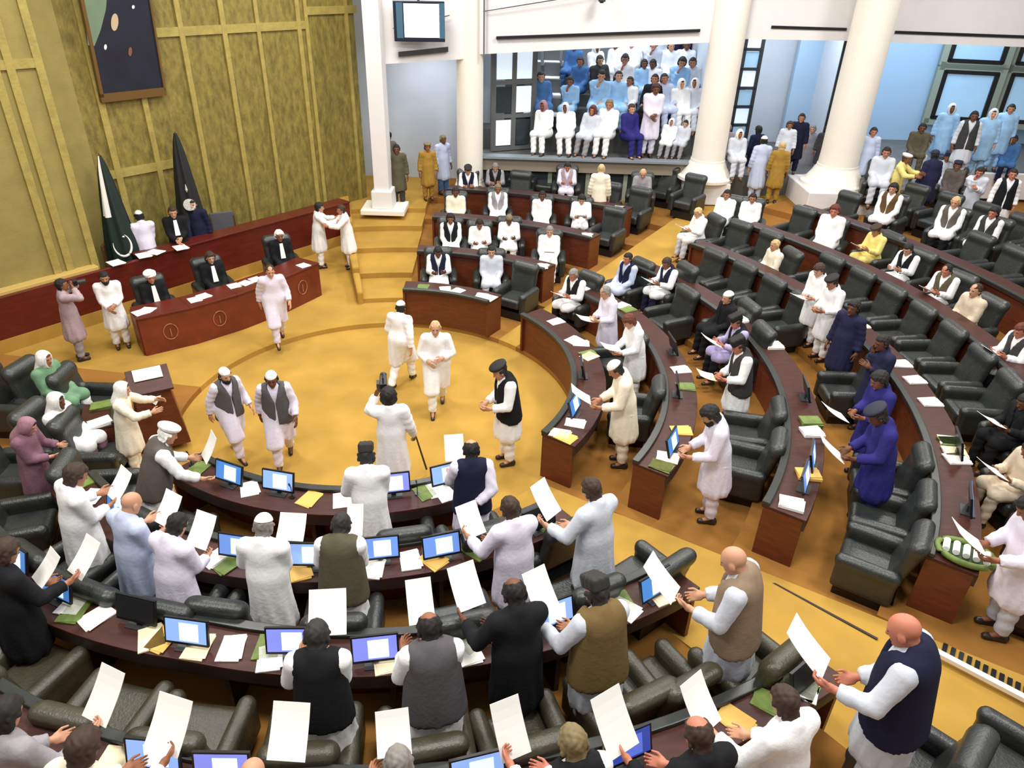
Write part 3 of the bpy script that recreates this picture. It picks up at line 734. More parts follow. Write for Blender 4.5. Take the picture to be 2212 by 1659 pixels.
# glazed screen at the left of the gallery: two panes wide, three high
gw = empty('window_screen', (-.2, 22.4, 1.95), R(24), 'steel-framed glazed screen at left end of the crowded gallery', 'window')
for i in range(2):
    for j in range(3):
        MB().box((-.32 + i * .62, 0, .48 + j * .92), (.24, .012, .36)).obj('pane', SKYP if (i + j) % 3 != 1 else GLASSD, gw)
f = MB()
for x in (-.66, -.02, .62): f.box((x, 0, 1.4), (.07, .04, 1.4))
for z in (.03, .95, 1.87, 2.78): f.box((-.02, 0, z), (.7, .045, .05))
f.obj('frame', STEELF, gw)
# empty bench seats with pale edges at the left of the upper rows
for i, (y, z) in enumerate(ROWS[1:]):
    for j in range(2 if i < 3 else 3):
        b = empty('bench_seat', (.35 + j * .62, y - .05, z), 0, 'empty pale-edged gallery seat, %s from left in the %s raised row' % (ORD[j + 1], ORD[i + 2]), 'seat', 'empty gallery seats')
        MB().box((0, .05, .42), (.26, .22, .04)).obj('seat', PAPER, b, bevel=.02); MB().box((0, .26, .66), (.26, .035, .2)).obj('backrest', STEELF, b, bevel=.02); MB().box((0, .08, .19), (.2, .16, .19)).obj('base', BLACKP, b)
# side lobby (third opening): narrow black-framed window and a glazed door
sw = empty('window_narrow', (9.25, 22.4, 1.61), R(-14), 'narrow black-framed window strip beside the right column', 'window')
f = MB()
for x in (-.2, .2): f.box((x, 0, 1.95), (.05, .05, 1.95))
for k in range(7): f.box((0, 0, .05 + k * .64), (.2, .05, .045))
f.obj('frame', BLACKP, sw)
for k in range(6): MB().box((0, .0, .37 + k * .64), (.15, .012, .27)).obj('pane', SKYP, sw)
gd = empty('glazed_door', (6.75, 24.2, 1.9), R(8), 'dark glazed door with lattice panes behind the middle column', 'door')
f = MB()
for x in (-.55, 0, .55): f.box((x, 0, 1.7), (.05, .05, 1.7))
for k in range(7): f.box((0, 0, .06 + k * .55), (.55, .05, .04))
f.obj('frame', DARKG, gd)
for i in range(2):
    for k in range(6): MB().box((-.27 + i * .55, 0, .33 + k * .55), (.21, .012, .22)).obj('pane', SKYB if (i + k) % 2 else SKYP, gd)
struct(MB().box((7.75, 23.9, 1.0), (2.05, 2.4, .6)).obj('floor', STEPM)); struct(MB().box((6.6, 24.2, 1.7), (.85, .9, .2)).obj('floor', STEPM))
# right gallery: sage framed windows
for i in range(2):
    for j in range(2):
        wv = empty('window_framed', (14.6 + i * 2.05, 25.6 - .25 * i, 2.55 + j * 1.75), R(-10), 'sage-framed blue window, %s row, %s of the right gallery' % (('lower', 'upper')[j], ('left', 'right')[i]), 'window')
        f = MB()
        for x in (-.95, .95): f.box((x, 0, .85), (.10, .08, .9))
        for z in (0, 1.7): f.box((0, 0, z), (1.0, .08, .10))
        f.obj('frame', SAGE, wv)
        g = MB()
        for x in (-.78, .78): g.box((x, -.02, .85), (.07, .07, .72))
        for z in (.14, 1.56): g.box((0, -.02, z), (.82, .07, .06))
        g.obj('sash', BLACKP, wv)
        MB().box((0, .0, .85), (.72, .02, .68)).obj('pane', SKYB, wv)
struct(MB().box((15, 26.0, 4), (6, .1, 5)).obj('wall_gallery', mat('sky_blue_plaster', (168, 196, 220), .8)))
struct(MB().box((14.6, 24.1, 1.2), (4.8, 2.4, .68)).obj('floor', STEPM))
struct(MB().box((14.6, 21.6, 1.5), (4.8, .1, .36)).obj('trim_%d' % nt_, WHITEW)); nt_ += 1

# ceiling-hung television, camera dome and cable
tv = empty('television', (-2.62, 20.25, 5.05), R(10), 'flat television hanging above the lobby opening with a white picture', 'television')
MB().box((0, 0, .42), (.64, .06, .46)).obj('bezel', mat('navy_black_plastic', (20, 26, 44), .3), tv, bevel=.015)
sc_ = MB().box((0.06, -.064, .44), (.44, .006, .38)).obj('screen', mat('lit_screen_white', (250, 250, 252), .3, emit=1.2), tv)
for sx in (-.5, .57): MB().box((sx * .98, -.064, .44), (.08, .006, .40)).obj('side_bar', mat('screen_slate_blue', (58, 88, 108), .3, emit=.25), sc_)
MB().tube([(0, .1, .8), (0, .1, 4.3)], .03).obj('bracket', DARKG, tv)
o = MB().tube([(-3.3, 20.25, 5.3), (-2.9, 20.3, 5.33), (-2.5, 20.6, 5.45), (-1.9, 20.75, 5.6)], .012, 5).obj('cable', DARKG); tag(o, 'thin dark cable running behind the hanging television', 'cable')
o = MB().tube([(-1.05, 20.95, 5.7), (.6, 21.0, 5.98), (2.4, 21.1, 6.28), (4.6, 21.3, 6.5)], .012, 5).obj('cable', DARKG); tag(o, 'thin dark cable sagging along the white beam to the camera', 'cable')
c = empty('security_camera', (1.98, 20.85, 6.02), 0, 'small security camera hung on the white beam', 'camera')
MB().box((0, 0, .1), (.09, .08, .11)).obj('housing', DARKG, c, bevel=.02); MB().lathe([(.05, -.04), (.055, 0)], n=12).obj('lens', BLACKP, c); MB().tube([(0, .08, .15), (0, .25, .22)], .02).obj('bracket', DARKG, c)
struct(MB().box((-1.02, 20.93, 7), (.02, .03, 2.4)).obj('trim_%d' % nt_, STEELF)); nt_ += 1

# ------------------------------------------------------------------ curved desks
DESKS = {}
def desk(key, ri, ro, z, a0, a1, label, gap=None):
    am = (a0 + a1) / 2; fr = lambda q, a: q(a) if callable(q) else q
    x, y = pol(fr(ri, am), am); d = empty('curved_desk', (x, y, z), 0, label, 'desk', 'curved member desks')
    top = z + .78
    plus = lambda q, k: (lambda a: fr(q, a) + k)
    rel(MB().arc(ri, ro, top - .04, top, a0, a1), d).obj('worktop', WOODD, d, bevel=.006)
    rel(MB().arc(plus(ri, .08), plus(ri, .12), z, top - .04, a0 + .3, a1 - .3), d).obj('front_panel', WOOD, d)
    rel(MB().arc(plus(ri, -.01), plus(ri, .09), top, top + .05, a0, a1), d).obj('ledge', LEDGE, d, bevel=.01)
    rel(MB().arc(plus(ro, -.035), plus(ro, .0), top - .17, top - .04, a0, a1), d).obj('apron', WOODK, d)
    da = degrees(.05 / fr(ro, am))
    for e, s in ((a0, 1), (a1, -1)):
        rel(MB().arc(plus(ri, .02), plus(ro, -.03), z, top - .04, min(e, e + s * da), max(e, e + s * da), 5), d).obj('end_panel', WOOD, d)
    nn = max(1, int(R(a1 - a0) * fr(ro, am) / 1.5))
    for k in range(1, nn):
        a = a0 + (a1 - a0) * k / nn
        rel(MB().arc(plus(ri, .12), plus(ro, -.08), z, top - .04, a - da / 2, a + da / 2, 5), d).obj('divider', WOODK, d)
    DESKS[key] = dict(ri=ri, ro=ro, top=top, a0=a0, a1=a1, label=label)
RB = [(3.28, 3.85, .10), (4.75, 5.28, .22), (6.52, 7.06, .36), (8.32, 8.85, .52), (10.1, 10.63, .70), (11.9, 12.43, .88)]
for i, (ri, ro, z) in enumerate(RB):
    desk('r%d' % (i + 1), ri, ro, z, -33.5 if i < 4 else -30, [43, 44, 42, 41, 40, 39][i], 'brown curved desk, %s row from the well in the right block' % ORD[i + 1])
b3o = lambda a: 6.19 + .0098 * max(0, (a - 263)); b3i = lambda a: b3o(a) - .52
b4i = lambda a: 7.10 + .0168 * (a - 265); b4o = lambda a: b4i(a) + .42
desk('b1', 3.24, 3.76, .10, 233, 301, 'dark curved desk nearest the well in the near block')
desk('b2', 4.46, 5.0, .22, 226, 309, 'dark curved desk, second row of the near block')
desk('b3', b3i, b3o, .36, 222, 311, 'dark curved desk, third row of the near block')
desk('b4', b4i, b4o, .52, 246, 311, 'dark curved desk along the bottom, fourth row of the near block')
BB = [(3.26, 3.80, .10, 58, 91), (5.15, 5.68, .24, 56, 90), (7.2, 7.74, .40, 56, 89), (9.25, 9.78, .56, 57, 88)]
for i, (ri, ro, z, a0, a1) in enumerate(BB):
    desk('k%d' % (i + 1), ri, ro, z, a0, a1, 'brown curved desk, %s row of the block below the gallery' % ORD[i + 1])
desk('l1', 3.95, 4.45, .10, 199, 209, 'short brown curved desk at far left behind the rostrum')

# ------------------------------------------------------------------ armchairs
def cpart(f, lo, hi): return nets(f, lo, hi, .022)
CP = {}
CP['seat'] = cpart(lambda P: smin(rbox(P, (0, .03, .36), (.27, .31, .10), .07), rbox(P, (0, .30, .36), (.26, .06, .10), .055), .03), (-.3, -.3, .22), (.3, .4, .5))
def fback(P):
    q = P.copy(); q[..., 1] = P[..., 1] + .24 * (P[..., 2] - .4) + .25
    d = rbox(q, (0, 0, .70), (.31, .085, .38), .08); return smin(d, cone(q, (-.22, .01, .98), (.22, .01, .98), .105), .05)
CP['backrest'] = cpart(fback, (-.38, -.62, .26), (.38, -.02, 1.16))
def farm(P):
    d = rbox(P, (0, .02, .36), (.075, .34, .20), .05); d = smin(d, cone(P, (0, -.26, .55), (0, .30, .55), .085), .03); return d
CP['armrest'] = cpart(farm, (-.11, -.4, .1), (.11, .42, .68))
bm = MB().box((0, -.02, .09), (.32, .33, .09)); 
CM = {k: sdfmesh(k, [v + (0,)], [LEATHER]) for k, v in CP.items()}
CM['base'] = bm.mesh('base', [BLACKP])
CHAIRS = []
def chair(x, y, z, face, block, brown=False):
    c = empty('armchair', (x, y, z), R(face - 90), None, None); c['category'] = 'armchair'
    m = LEATHER2 if brown else LEATHER
    for k in ('seat', 'backrest'): link(k, CM[k], c, mats=[m])
    for s in (-1, 1): link('armrest', CM['armrest'], c, M=TRS((s * .335, 0, 0)), mats=[m])
    link('base', CM['base'], c)
    CHAIRS.append(dict(o=c, x=x, y=y, block=block)); return c
def chair_px(px, py, block, face='c', brown=False, h=.55):
    z = .3
    for _ in range(6):
        x, y = at(px, py, z + h); z = floor_z(x, y)
    if face == 'c': face = degrees(atan2(CEN[1] - y, CEN[0] - x))
    return chair(x, y, z, face, block, brown)

# ------------------------------------------------------------------ people (head-top pixel, pose, facing, outfit, head, label)
def PP(px, py, pose, face, outfit, hair, label, z=None, s=1.0, g=1.0, skin=None, paper=None, **k):
    loc, fa = by_head(px, py, pose, face, s, z)
    p = person(loc, fa, pose, outfit, hair, label, s, g, skin, **k)
    p['px'] = px
    if paper: held(p, paper, label)
    return p
PAPM = {}
def sheet_me(wd, ht, bend):
    k = (wd, ht, bend)
    if k not in PAPM:
        vs = []; fs = []; N = 6
        for t in (0, .004):
            for j in range(N + 1):
                v = j / N; yb = bend * sin(v * 2.2)
                for i in (0, 1): vs.append(((i - .5) * wd * (1 - .03 * v), yb + t, v * ht))
        for j in range(N):
            a = j * 2; b = a + 2 * (N + 1); fs += [(a, a + 1, a + 3, a + 2), (b, b + 2, b + 3, b + 1), (a, a + 2, b + 2, b), (a + 1, b + 1, b + 3, a + 3)]
        e = 2 * N; f = e + 2 * (N + 1); fs += [(0, 2 * (N + 1), 2 * (N + 1) + 1, 1), (e, e + 1, f + 1, f)]
        PAPM[k] = MB().add(vs, fs).mesh('paper_sheet', [PAPER], smooth=False)
    return PAPM[k]
def who(label):
    return ' '.join(label.replace('person in ', 'by person in ').replace('person with ', 'by person with ').split()[:11])
def held(p, spec, label):
    """spec: (x, y, z, lean back deg, turn deg, width, height[, material])"""
    x, y, z, lb, tn, wd, ht = spec[:7]
    a = p['face'] - 90
    o = link('paper_sheet', sheet_me(wd, ht, .03), None, mats=[spec[7] if len(spec) > 7 else PAPER])
    o.location = local(p, (x, y, z)); o.rotation_euler = Euler((R(-lb), 0, R(a + tn)))
    tag(o, 'white sheet held up ' + who(label), 'paper', 'held paper sheets'); return o
UP = (-.24, .42, 1.08, 34, 6, .27, .38)          # held up at the reader's left
UPC = (-.06, .40, 1.08, 36, 0, .28, .38)         # held straight ahead
UPR = (.20, .42, 1.10, 38, -8, .27, .38)
LOW = (-.07, .36, 1.08, 68, 0, .25, .34)         # nearly flat
SITP = (-.02, .36, .80, 62, 0, .24, .32)
BEARD = '+beard:k'
# -- presiding side
PP(128, 603, 'photo', 35, 'ZA', 'short:k', 'person in pale grey kameez photographing at far left below the gilded wall', s=.94)
PP(222, 588, 'fold', -60, 'WW', 'short:k' + BEARD, 'person in white kameez with folded hands beside the photographer', s=.93)
zB = .3
PP(297, 455, 'fold', 130, 'LL', 'skullcap:w+bald_ring:k', 'person in white robe and white cap behind the upper bench', z=zB, long_hem=True)
PP(371, 447, 'fold', -60, 'KK', 'short:b', 'person in black gown with white bands standing left of the black flag', z=zB)
PP(414, 430, 'stand', -80, 'NN', 'short:k', 'person in navy suit standing in front of the black flag', z=zB)
PP(322, 586, 'sit', -52, 'KK', 'turban:w', 'seated officer in black gown and white headcloth at left of presiding desk', z=.1, skin=4)
PP(452, 545, 'sit', -52, 'KK', 'thick:b', 'seated brown-haired officer in black gown at the middle of presiding desk', z=.1)
PP(602, 498, 'sit', -60, 'KK', 'thick:w', 'seated officer in black gown and white wig at right of presiding desk', z=.15)
PP(690, 438, 'reach', 20, 'WW', 'thick:k', 'person in white kameez with dark hair embracing another beside presiding desk', z=.1, s=.95)
PP(735, 443, 'reach', 200, 'WW', 'short:b', 'person in white kameez reaching both arms out near the carpeted steps', z=.1, s=.94)
PP(582, 574, 'walk', -65, 'LL', 'thin:b', 'person in white kameez striding past the front of presiding desk', skin=0, s=.97)
for p in PEOPLE:                                                    # white neck bands over the black gowns
    if 'black gown' in p['label']:
        zc = 1.36 if not p['sit'] else .97; y0 = p['J']['chest'][1] + .115
        MB().hexa([(-.055, y0 + .045, zc - .26), (.055, y0 + .045, zc - .26), (.055, y0 + .065, zc - .26), (-.055, y0 + .065, zc - .26), (-.035, y0 - .03, zc + .07), (.035, y0 - .03, zc + .07), (.035, y0 - .005, zc + .07), (-.035, y0 - .005, zc + .07)]).obj('neck_bands', PAPER, p['o'], bevel=.004)
# -- the well
PP(866, 650, 'walk', 70, 'WW', 'skullcap:w+short:k', 'person in white skullcap and kameez walking away across the well', s=.96)
PP(940, 695, 'akimbo', -85, 'WW', 'thin:y', 'person in white kameez with fair hair walking towards viewer in the well', skin=0, s=1.0, g=1.05)
PP(484, 797, 'walk', -40, 'LLG', 'kufi:w+short:k' + BEARD, 'person in white cap and grey waistcoat walking at left of the well', s=.93)
PP(584, 805, 'walk', -75, 'LLG', 'kufi:w+short:k', 'person in white cap and grey waistcoat walking behind the other white-capped man', s=.97)
vid = PP(838, 838, 'vid', 100, 'WW', 'thick:k', 'person in long white kameez filming with video camera in the well', s=1.06, long_hem=True)
PP(1073, 787, 'read', 200, 'WWK', 'pakol:k+short:k', 'person in black waistcoat and black cap standing at right of the well', s=1.07, skin=0)
# -- left group
PP(262, 826, 'reach', 15, 'CC', 'scarf:w+short:b', 'person in cream tunic and white headscarf standing at the rostrum', s=.9)
PP(92, 760, 'sit', -10, 'FW', 'scarf:w+short:r', 'seated person in green and white shawl among left black chairs', z=.22)
PP(62, 905, 'read', 5, 'MM', 'scarf:p+short:k', 'person in mauve patterned dress standing among left chairs', s=.92)
PP(118, 850, 'sit', -5, 'WM', 'scarf:w+short:k', 'seated person in white and plum dress in left chairs', z=.22)
# -- near block, first row (behind the nearest desk to the well)
PP(368, 918, 'desk', 35, 'WWQ', 'pakol:w+short:w', 'person in brown-grey waistcoat and round white cap leaning over first desk', s=1.06, skin=0, paper=(.02, .62, 1.05, 25, 0, .26, .38))
PP(790, 962, 'read', 'c', 'WW', 'karakul:d+short:d', 'person in white kameez and dark karakul cap at the first desk', s=1.06, g=1.05, long_hem=True)
PP(1017, 950, 'backhand', 100, 'LLN', 'bald_ring:k', 'person in navy waistcoat with hand behind back at the first desk', s=1.05, paper=(-.16, .40, 1.22, 38, 0, .25, .34))
# -- near block, second row
PP(168, 1003, 'read', 50, 'WW', 'thick:b', 'person in white kameez at left end of the second desk', s=1.08, g=1.08, paper=UPC)
PP(287, 1063, 'read', 60, 'BB', '', 'person in pale blue kameez with shaved head at the second desk', s=1.06, skin=0, g=1.05, paper=UPC)
PP(390, 1108, 'read2', 68, 'LL', 'short:k', 'person in pale lilac kameez bending at the second desk', s=1.05, g=1.05, paper=UPC)
PP(570, 1110, 'read', 88, 'WW', 'kufi:w+short:g', 'person in long white kameez and white kufi at the second desk', s=1.06, skin=0, g=1.08, long_hem=True, paper=(.10, .42, 1.14, 45, 0, .30, .30))
PP(738, 1107, 'read2', 92, 'WWJ', 'short:d', 'person in khaki waistcoat bending his head at the second desk', s=1.04, g=1.08, paper=(.06, .44, 1.2, 35, 0, .18, .34))
PP(1098, 1073, 'readL', 118, 'LL', 'short:b', 'person in white kameez reading at right part of the second desk', s=1.08, skin=1, g=1.1, paper=UP)
PP(1272, 1033, 'readL', 130, 'XX', 'short:b', 'person in textured white kameez at right end of the second desk', s=1.1, g=1.08, paper=(-.18, .44, 1.14, 35, 10, .26, .42))
# -- near block, third row
PP(16, 1165, 'readR', 65, 'KK', 'thick:b', 'person in black kameez at left end of the third desk', s=1.05, g=1.1, paper=(.20, .50, 1.06, 40, -8, .26, .40))
PP(-78, 1190, 'read', 60, 'WW', 'short:k', 'person in white at left picture edge with a sheet held out', s=1.02, paper=(.34, .50, 1.20, 40, -10, .24, .34))
PP(683, 1340, 'read', 'c', 'WLK', 'short:d', 'person in black waistcoat seen from behind at the third desk', s=1.08, paper=(0, .46, 1.20, 40, 0, .34, .40))
PP(925, 1323, 'read', 'c', 'WLG', 'bald_ring:k', 'person in grey waistcoat with balding crown at the third desk', s=1.09, g=1.1, paper=(-.02, .50, 1.22, 38, 0, .24, .40))
PP(1107, 1249, 'readL', 'c', 'KK', 'bald_ring:k', 'person in black kameez with balding crown at the third desk', s=1.12, g=1.12, paper=(-.24, .46, 1.16, 38, 8, .28, .42))
PP(1284, 1250, 'readL', 'c', 'XXO', 'karakul:d+short:d', 'person in woolly olive-brown waistcoat and dark cap at the third desk', s=1.12, g=1.12, paper=(-.22, .46, 1.12, 38, 8, .27, .44))
PP(1578, 1183, 'read', 150, 'XXT', '', 'person in beige waistcoat with bald head in right aisle', s=1.16, skin=0, g=1.05, paper=(-.12, .50, 1.10, 42, 0, .26, .44))
# -- near block, fourth row
PP(14, 1508, 'readR', 75, 'AA', 'thick:k', 'person in mauve-grey kameez at bottom left corner', s=1.05, g=1.1, paper=(.24, .50, 1.10, 38, -8, .26, .42))
PP(182, 1577, 'readR', 80, 'CC', 'thick:b', 'person in cream kameez with dark brown hair at the bottom left', s=1.03, g=1.1, paper=(.22, .46, 1.10, 38, -6, .30, .40))
PP(545, 1640, 'read', 88, 'WW', '', 'person with bare head just above the bottom edge left of centre', s=.98, skin=0, paper=(.08, .46, 1.24, 38, 0, .28, .40))
PP(858, 1614, 'read', 'c', 'WWK', 'short:g', 'person with grey hair at the bottom edge near the middle', s=1.0, paper=(-.03, .44, 1.20, 38, 0, .25, .32))
PP(1234, 1568, 'readL', 'c', 'WWK', 'short:o', 'person with short brown-grey hair at the bottom edge right of centre', s=1.04, skin=4, paper=(-.26, .46, 1.06, 32, 6, .24, .44))
PP(1506, 1550, 'readL', 112, 'KK', 'bald_ring:b', 'person in black with ruddy balding head at the fourth desk', s=1.06, skin=4, g=1.1, paper=(-.34, .42, 1.16, 35, 12, .28, .46))
PP(1692, 1483, 'readL', 118, 'WW', 'short:b', 'person in white kameez with dark brown hair at the fourth desk', s=1.05, g=1.12, paper=(-.32, .42, 1.12, 35, 12, .26, .42))
PP(1948, 1328, 'readL', 140, 'XXN', '', 'person in navy waistcoat with bald head at right end of the fourth desk', s=1.2, skin=4, g=1.12, paper=(-.20, .46, 1.12, 45, 5, .27, .46))
# -- right block, first row
PP(1236, 583, 'sitread', 'c', 'WKK', 'short:g', 'seated person in black waistcoat with ruddy face at top of first row', skin=4, paper=SITP)
PP(1304, 620, 'read', 200, 'LL', 'thin:g', 'person in white kameez with grey hair standing in first right row', skin=0, s=1.0, paper=LOW)
PP(1352, 683, 'read2', 195, 'WW', 'thick:r', 'person in white kameez with dark brown hair leaning over first right desk', s=1.02, skin=0, paper=LOW)
PP(1320, 783, 'read2', 180, 'CC', 'kufi:w+short:k', 'person in cream kameez and white kufi at lower end of first right desk', s=1.1, paper=(-.05, .52, 1.08, 50, 0, .25, .36))
# -- right block, second row
PP(1358, 535, 'sit', 215, 'BNN', 'short:k', 'seated person in navy waistcoat with pale blue sleeves', skin=4)
PP(1438, 558, 'sitread', 205, 'WNN', 'short:b', 'seated person in navy waistcoat with white sleeves behind pale-blue-sleeved man', paper=SITP)
PP(1574, 630, 'sit', 195, 'KKK', 'kufi:w+short:k', 'seated person in dark gown and small white cap in second right row')
PP(1588, 683, 'sitread', 190, 'PKK', 'karakul:k+short:k', 'seated person in black cap reading white sheets in second right row', skin=4, paper=(-.1, .40, .80, 55, 0, .22, .40))
PP(1592, 733, 'read', 185, 'WZD', 'karakul:k+short:k', 'person in dark waistcoat and black cap standing with a folder', s=1.04, skin=4, paper=(-.02, .42, 1.05, 65, 0, .25, .30, PAPERC))
PP(1524, 880, 'read2', 175, 'LL', 'thick:k' + BEARD, 'person in pinkish white kameez with curly dark hair at end of second right desk', s=1.1)
# -- right block, third row: blue row
PP(1676, 518, 'sit', 195, 'CX', 'thin:y', 'seated person in cream kameez with thin fair hair behind second right row', skin=0)
PP(1768, 572, 'read', 205, 'WW', 'thick:b', 'person in white kameez reading at top of third right row', paper=LOW)
PP(1796, 598, 'read', 195, 'WW', 'pakol:k+short:k', 'person in white kameez and dark cap beside third right row desk')
PP(1848, 650, 'stand', 215, 'UU', 'thick:k', 'person in black-navy kameez looking at viewer in third right row', s=1.03)
PP(1908, 725, 'chin', 190, 'UU', 'short:k', 'person in dark navy kameez with hand at mouth in third right row', s=1.04)
PP(1897, 805, 'read', 185, 'VV', 'thick:k', 'person in bright blue kameez reading in third right row', s=1.06, paper=(-.05, .48, 1.02, 55, 0, .26, .40))
PP(1888, 880, 'read2', 172, 'VV', 'pakol:n+short:k', 'person in indigo kameez and dark cap at lower end of blue-clad row', s=1.12, paper=(-.12, .50, 1.0, 45, 0, .27, .44))
# -- right block, fourth row and beyond
PP(2112, 613, 'sit', 195, 'EK', 'thin:b', 'seated person in beige kameez with receding hair in right rows', skin=0, s=1.04)
PP(2206, 700, 'sitread', 190, 'WKD', 'short:r', 'seated person in dark waistcoat at right picture edge holding sheets', s=1.04, skin=4, paper=SITP)
PP(2046, 573, 'sitread', 205, 'WKJ', 'thin:k', 'seated person in olive waistcoat with white sleeves in right rows', skin=4, s=1.02, paper=SITP)
PP(2216, 850, 'sitread', 190, 'KKK', 'short:k', 'seated person in black at the right edge below the waistcoated reader', paper=(-.05, .42, .86, 60, 0, .26, .38))
PP(2226, 955, 'sitread', 185, 'EE', 'short:k', 'seated person in beige at the right picture edge reading', paper=(-.1, .44, .86, 55, 0, .26, .40))
PP(2216, 1075, 'read2', 170, 'LX', 'short:k', 'person in pale lilac kameez standing at the right picture edge', s=1.14, g=1.1, paper=(-.08, .48, 1.08, 50, 0, .27, .42))
PP(1506, 450, 'sitread', 200, 'WX', 'short:y', 'seated person in white with fair hair at head of right block', skin=0, paper=SITP)
PP(1572, 410, 'sit', 235, 'WX', 'short:k', 'seated person in white shawl just below the middle column')
PP(1628, 418, 'sit', 250, 'WX', 'short:k', 'seated person in white leaning sideways below the khaki guard')
PP(1806, 443, 'sit', 235, 'WP', 'thick:r', 'large seated person in white kameez with lilac trousers', skin=4, s=1.14, g=1.15)
PP(1892, 488, 'sitread', 200, 'YX', 'pakol:b+short:b', 'seated person in straw-coloured shawl reading in right rows', paper=SITP)
PP(1932, 398, 'sit', 225, 'WKI', 'thick:k', 'seated person in brown waistcoat with white sleeves below white-capped figure', s=1.08)
PP(1962, 528, 'sitread', 205, 'WNK', 'short:k', 'seated person in black waistcoat with golden-lit face in right rows', skin=0)
PP(2068, 425, 'sit', 225, 'WKQ', 'thin:y', 'seated person in taupe waistcoat with head resting on hands', skin=0, s=1.08)
PP(2150, 448, 'sit', 215, 'WSD', 'thick:k', 'seated person in charcoal waistcoat and pale blue trousers at upper right', skin=4, s=1.05)
PP(2192, 365, 'stand', 250, 'WKK', 'short:k', 'person in black waistcoat over white shirt at upper right edge', s=1.05, skin=4)
PP(2120, 362, 'chin', 235, 'XX', 'short:k', 'person in pale grey with hand at the mouth at upper right', skin=4)
PP(1962, 333, 'reach', 320, 'YY', 'pakol:w+short:b', 'person in yellow tunic and white cap stretching out an arm')
PP(2022, 325, 'stand', 100, 'UU', 'brim:n+short:k', 'broad person in navy with a dark brimmed hat seen from behind', s=1.05, g=1.25)
PP(2050, 330, 'sit', 240, 'XX', 'karakul:n+short:k', 'seated person in grey with navy cap behind the navy hat', z=1.25)
PP(2098, 322, 'sit', 240, 'WX', 'karakul:k+short:k', 'seated person in white with black cap below the grey-waistcoated spectator', z=1.25)
PP(2072, 348, 'sit', 240, 'QQ', 'pakol:n+short:k', 'seated person in brown with flat navy cap near upper right', z=1.15)
PP(1990, 315, 'sit', 240, 'XX', 'turban:w', 'seated person with a bulky white turban near yellow-clad figure', z=1.25)
# -- back block below the gallery
B4 = [(1011, 360, 'KK', 'WLN', 'pakol:k+short:k', 'seated person in dark waistcoat and dark cap beside the left column', 0), (1070, 352, '', 'AKK', 'short:g', 'seated person with grey hair half hidden in the top row', 0),
      (1226, 360, '', 'LXZ', 'short:k', 'seated person in pinkish waistcoat in top row below gallery', 4), (1390, 367, '', 'AP', 'thin:y', 'seated person in grey kameez and lilac trousers in top row', 0)]
for px, py, _q, of, h, lb, sk in B4: PP(px, py, 'sitread', 'k', of, h, lb, skin=sk)
PP(1300, 355, 'stand', 80, 'CK', 'short:y', 'person in cream shirt seen from behind in the top row', skin=0, s=1.0)
for px, py, of, h, lb in [(984, 405, 'CW', 'short:k', 'seated person in cream-white at left of the third back row'), (1076, 398, 'WXA', 'short:o', 'seated person in grey-brown waistcoat in the third back row'),
                          (1172, 413, 'WK', 'short:k', 'seated person in white near middle of the third back row'), (1258, 414, 'WK', 'thick:k', 'seated person in white reading in the third back row'),
                          (973, 462, 'WWK', 'thick:k', 'seated person in black waistcoat at left of the second back row'), (1036, 475, 'WW', 'short:k', 'seated person in white with crossed arms in the second back row'),
                          (1100, 466, 'WC', 'short:o', 'seated person in bright white with brown-grey hair in the second back row'), (1188, 489, 'WW', 'short:g', 'seated person in white with grey hair at right of second back row'),
                          (946, 535, 'WNN', 'short:k', 'seated person in navy waistcoat at left of the front back row'), (1062, 532, 'XX', 'short:k', 'seated person in white beside papers in the front back row')]:
    PP(px, py, rng.choice(['sit', 'sitread']), 'k', of, h, lb, paper=SITP if px in (1258, 1188) else None)
# -- lobby guards
PP(838, 288, 'stand', -60, 'QD', 'karakul:k+short:k', 'guard in grey camouflage with tall black cap in the lobby opening', z=.72)
PP(856, 312, 'stand', -80, 'JD', 'short:k', 'guard in drab khaki standing in front of the black-capped guard', z=.72)
PP(923, 309, 'stand', -70, 'HH', 'pakol:o+short:k', 'guard in ochre khaki uniform standing in the lobby opening', z=.72, s=.95)
PP(957, 292, 'stand', -50, 'BR', 'short:o', 'person in pale blue shirt and dark blue trousers beside left column', z=.72)
# -- standing people before the side lobby
PP(1640, 272, 'stand', 110, 'NN', 'thick:k', 'person in navy with dark hair behind the pale blue robe', z=1.05)
PP(1652, 294, 'stand', 95, 'BB', 'kufi:w+short:k', 'person in pale blue robe and white cap seen from behind', z=.98, g=1.15, s=1.05, long_hem=True)
PP(1692, 306, 'stand', 80, 'HH', 'short:y', 'guard in mustard khaki uniform seen from behind at side lobby', z=.98)
PP(1708, 262, 'stand', -110, 'XX', 'thick:b', 'person with long brown hair in pale shawl in the side lobby', z=1.6, s=.9)
PP(1734, 245, 'stand', -110, 'NN', 'short:k', 'person in dark navy at the rear of the side lobby', z=1.6)
PP(1758, 270, 'stand', -120, 'AA', 'short:g', 'person in grey-white kameez beside the right column', z=1.05)
PP(1790, 272, 'stand', -110, 'DA', 'thick:k', 'person in black and white half behind the right column', z=1.6, s=.85)
PP(1606, 180, 'stand', -100, 'SS', 'thick:k', 'person in pale blue standing at the glazed door', z=1.9)
PP(1575, 268, 'sit', -90, 'AA', 'short:g', 'seated grey-clad person right of the middle column', z=1.6)
PP(1600, 280, 'sit', -90, 'XX', 'scarf:w+short:k', 'seated person in pale veil right of the middle column', z=1.6)
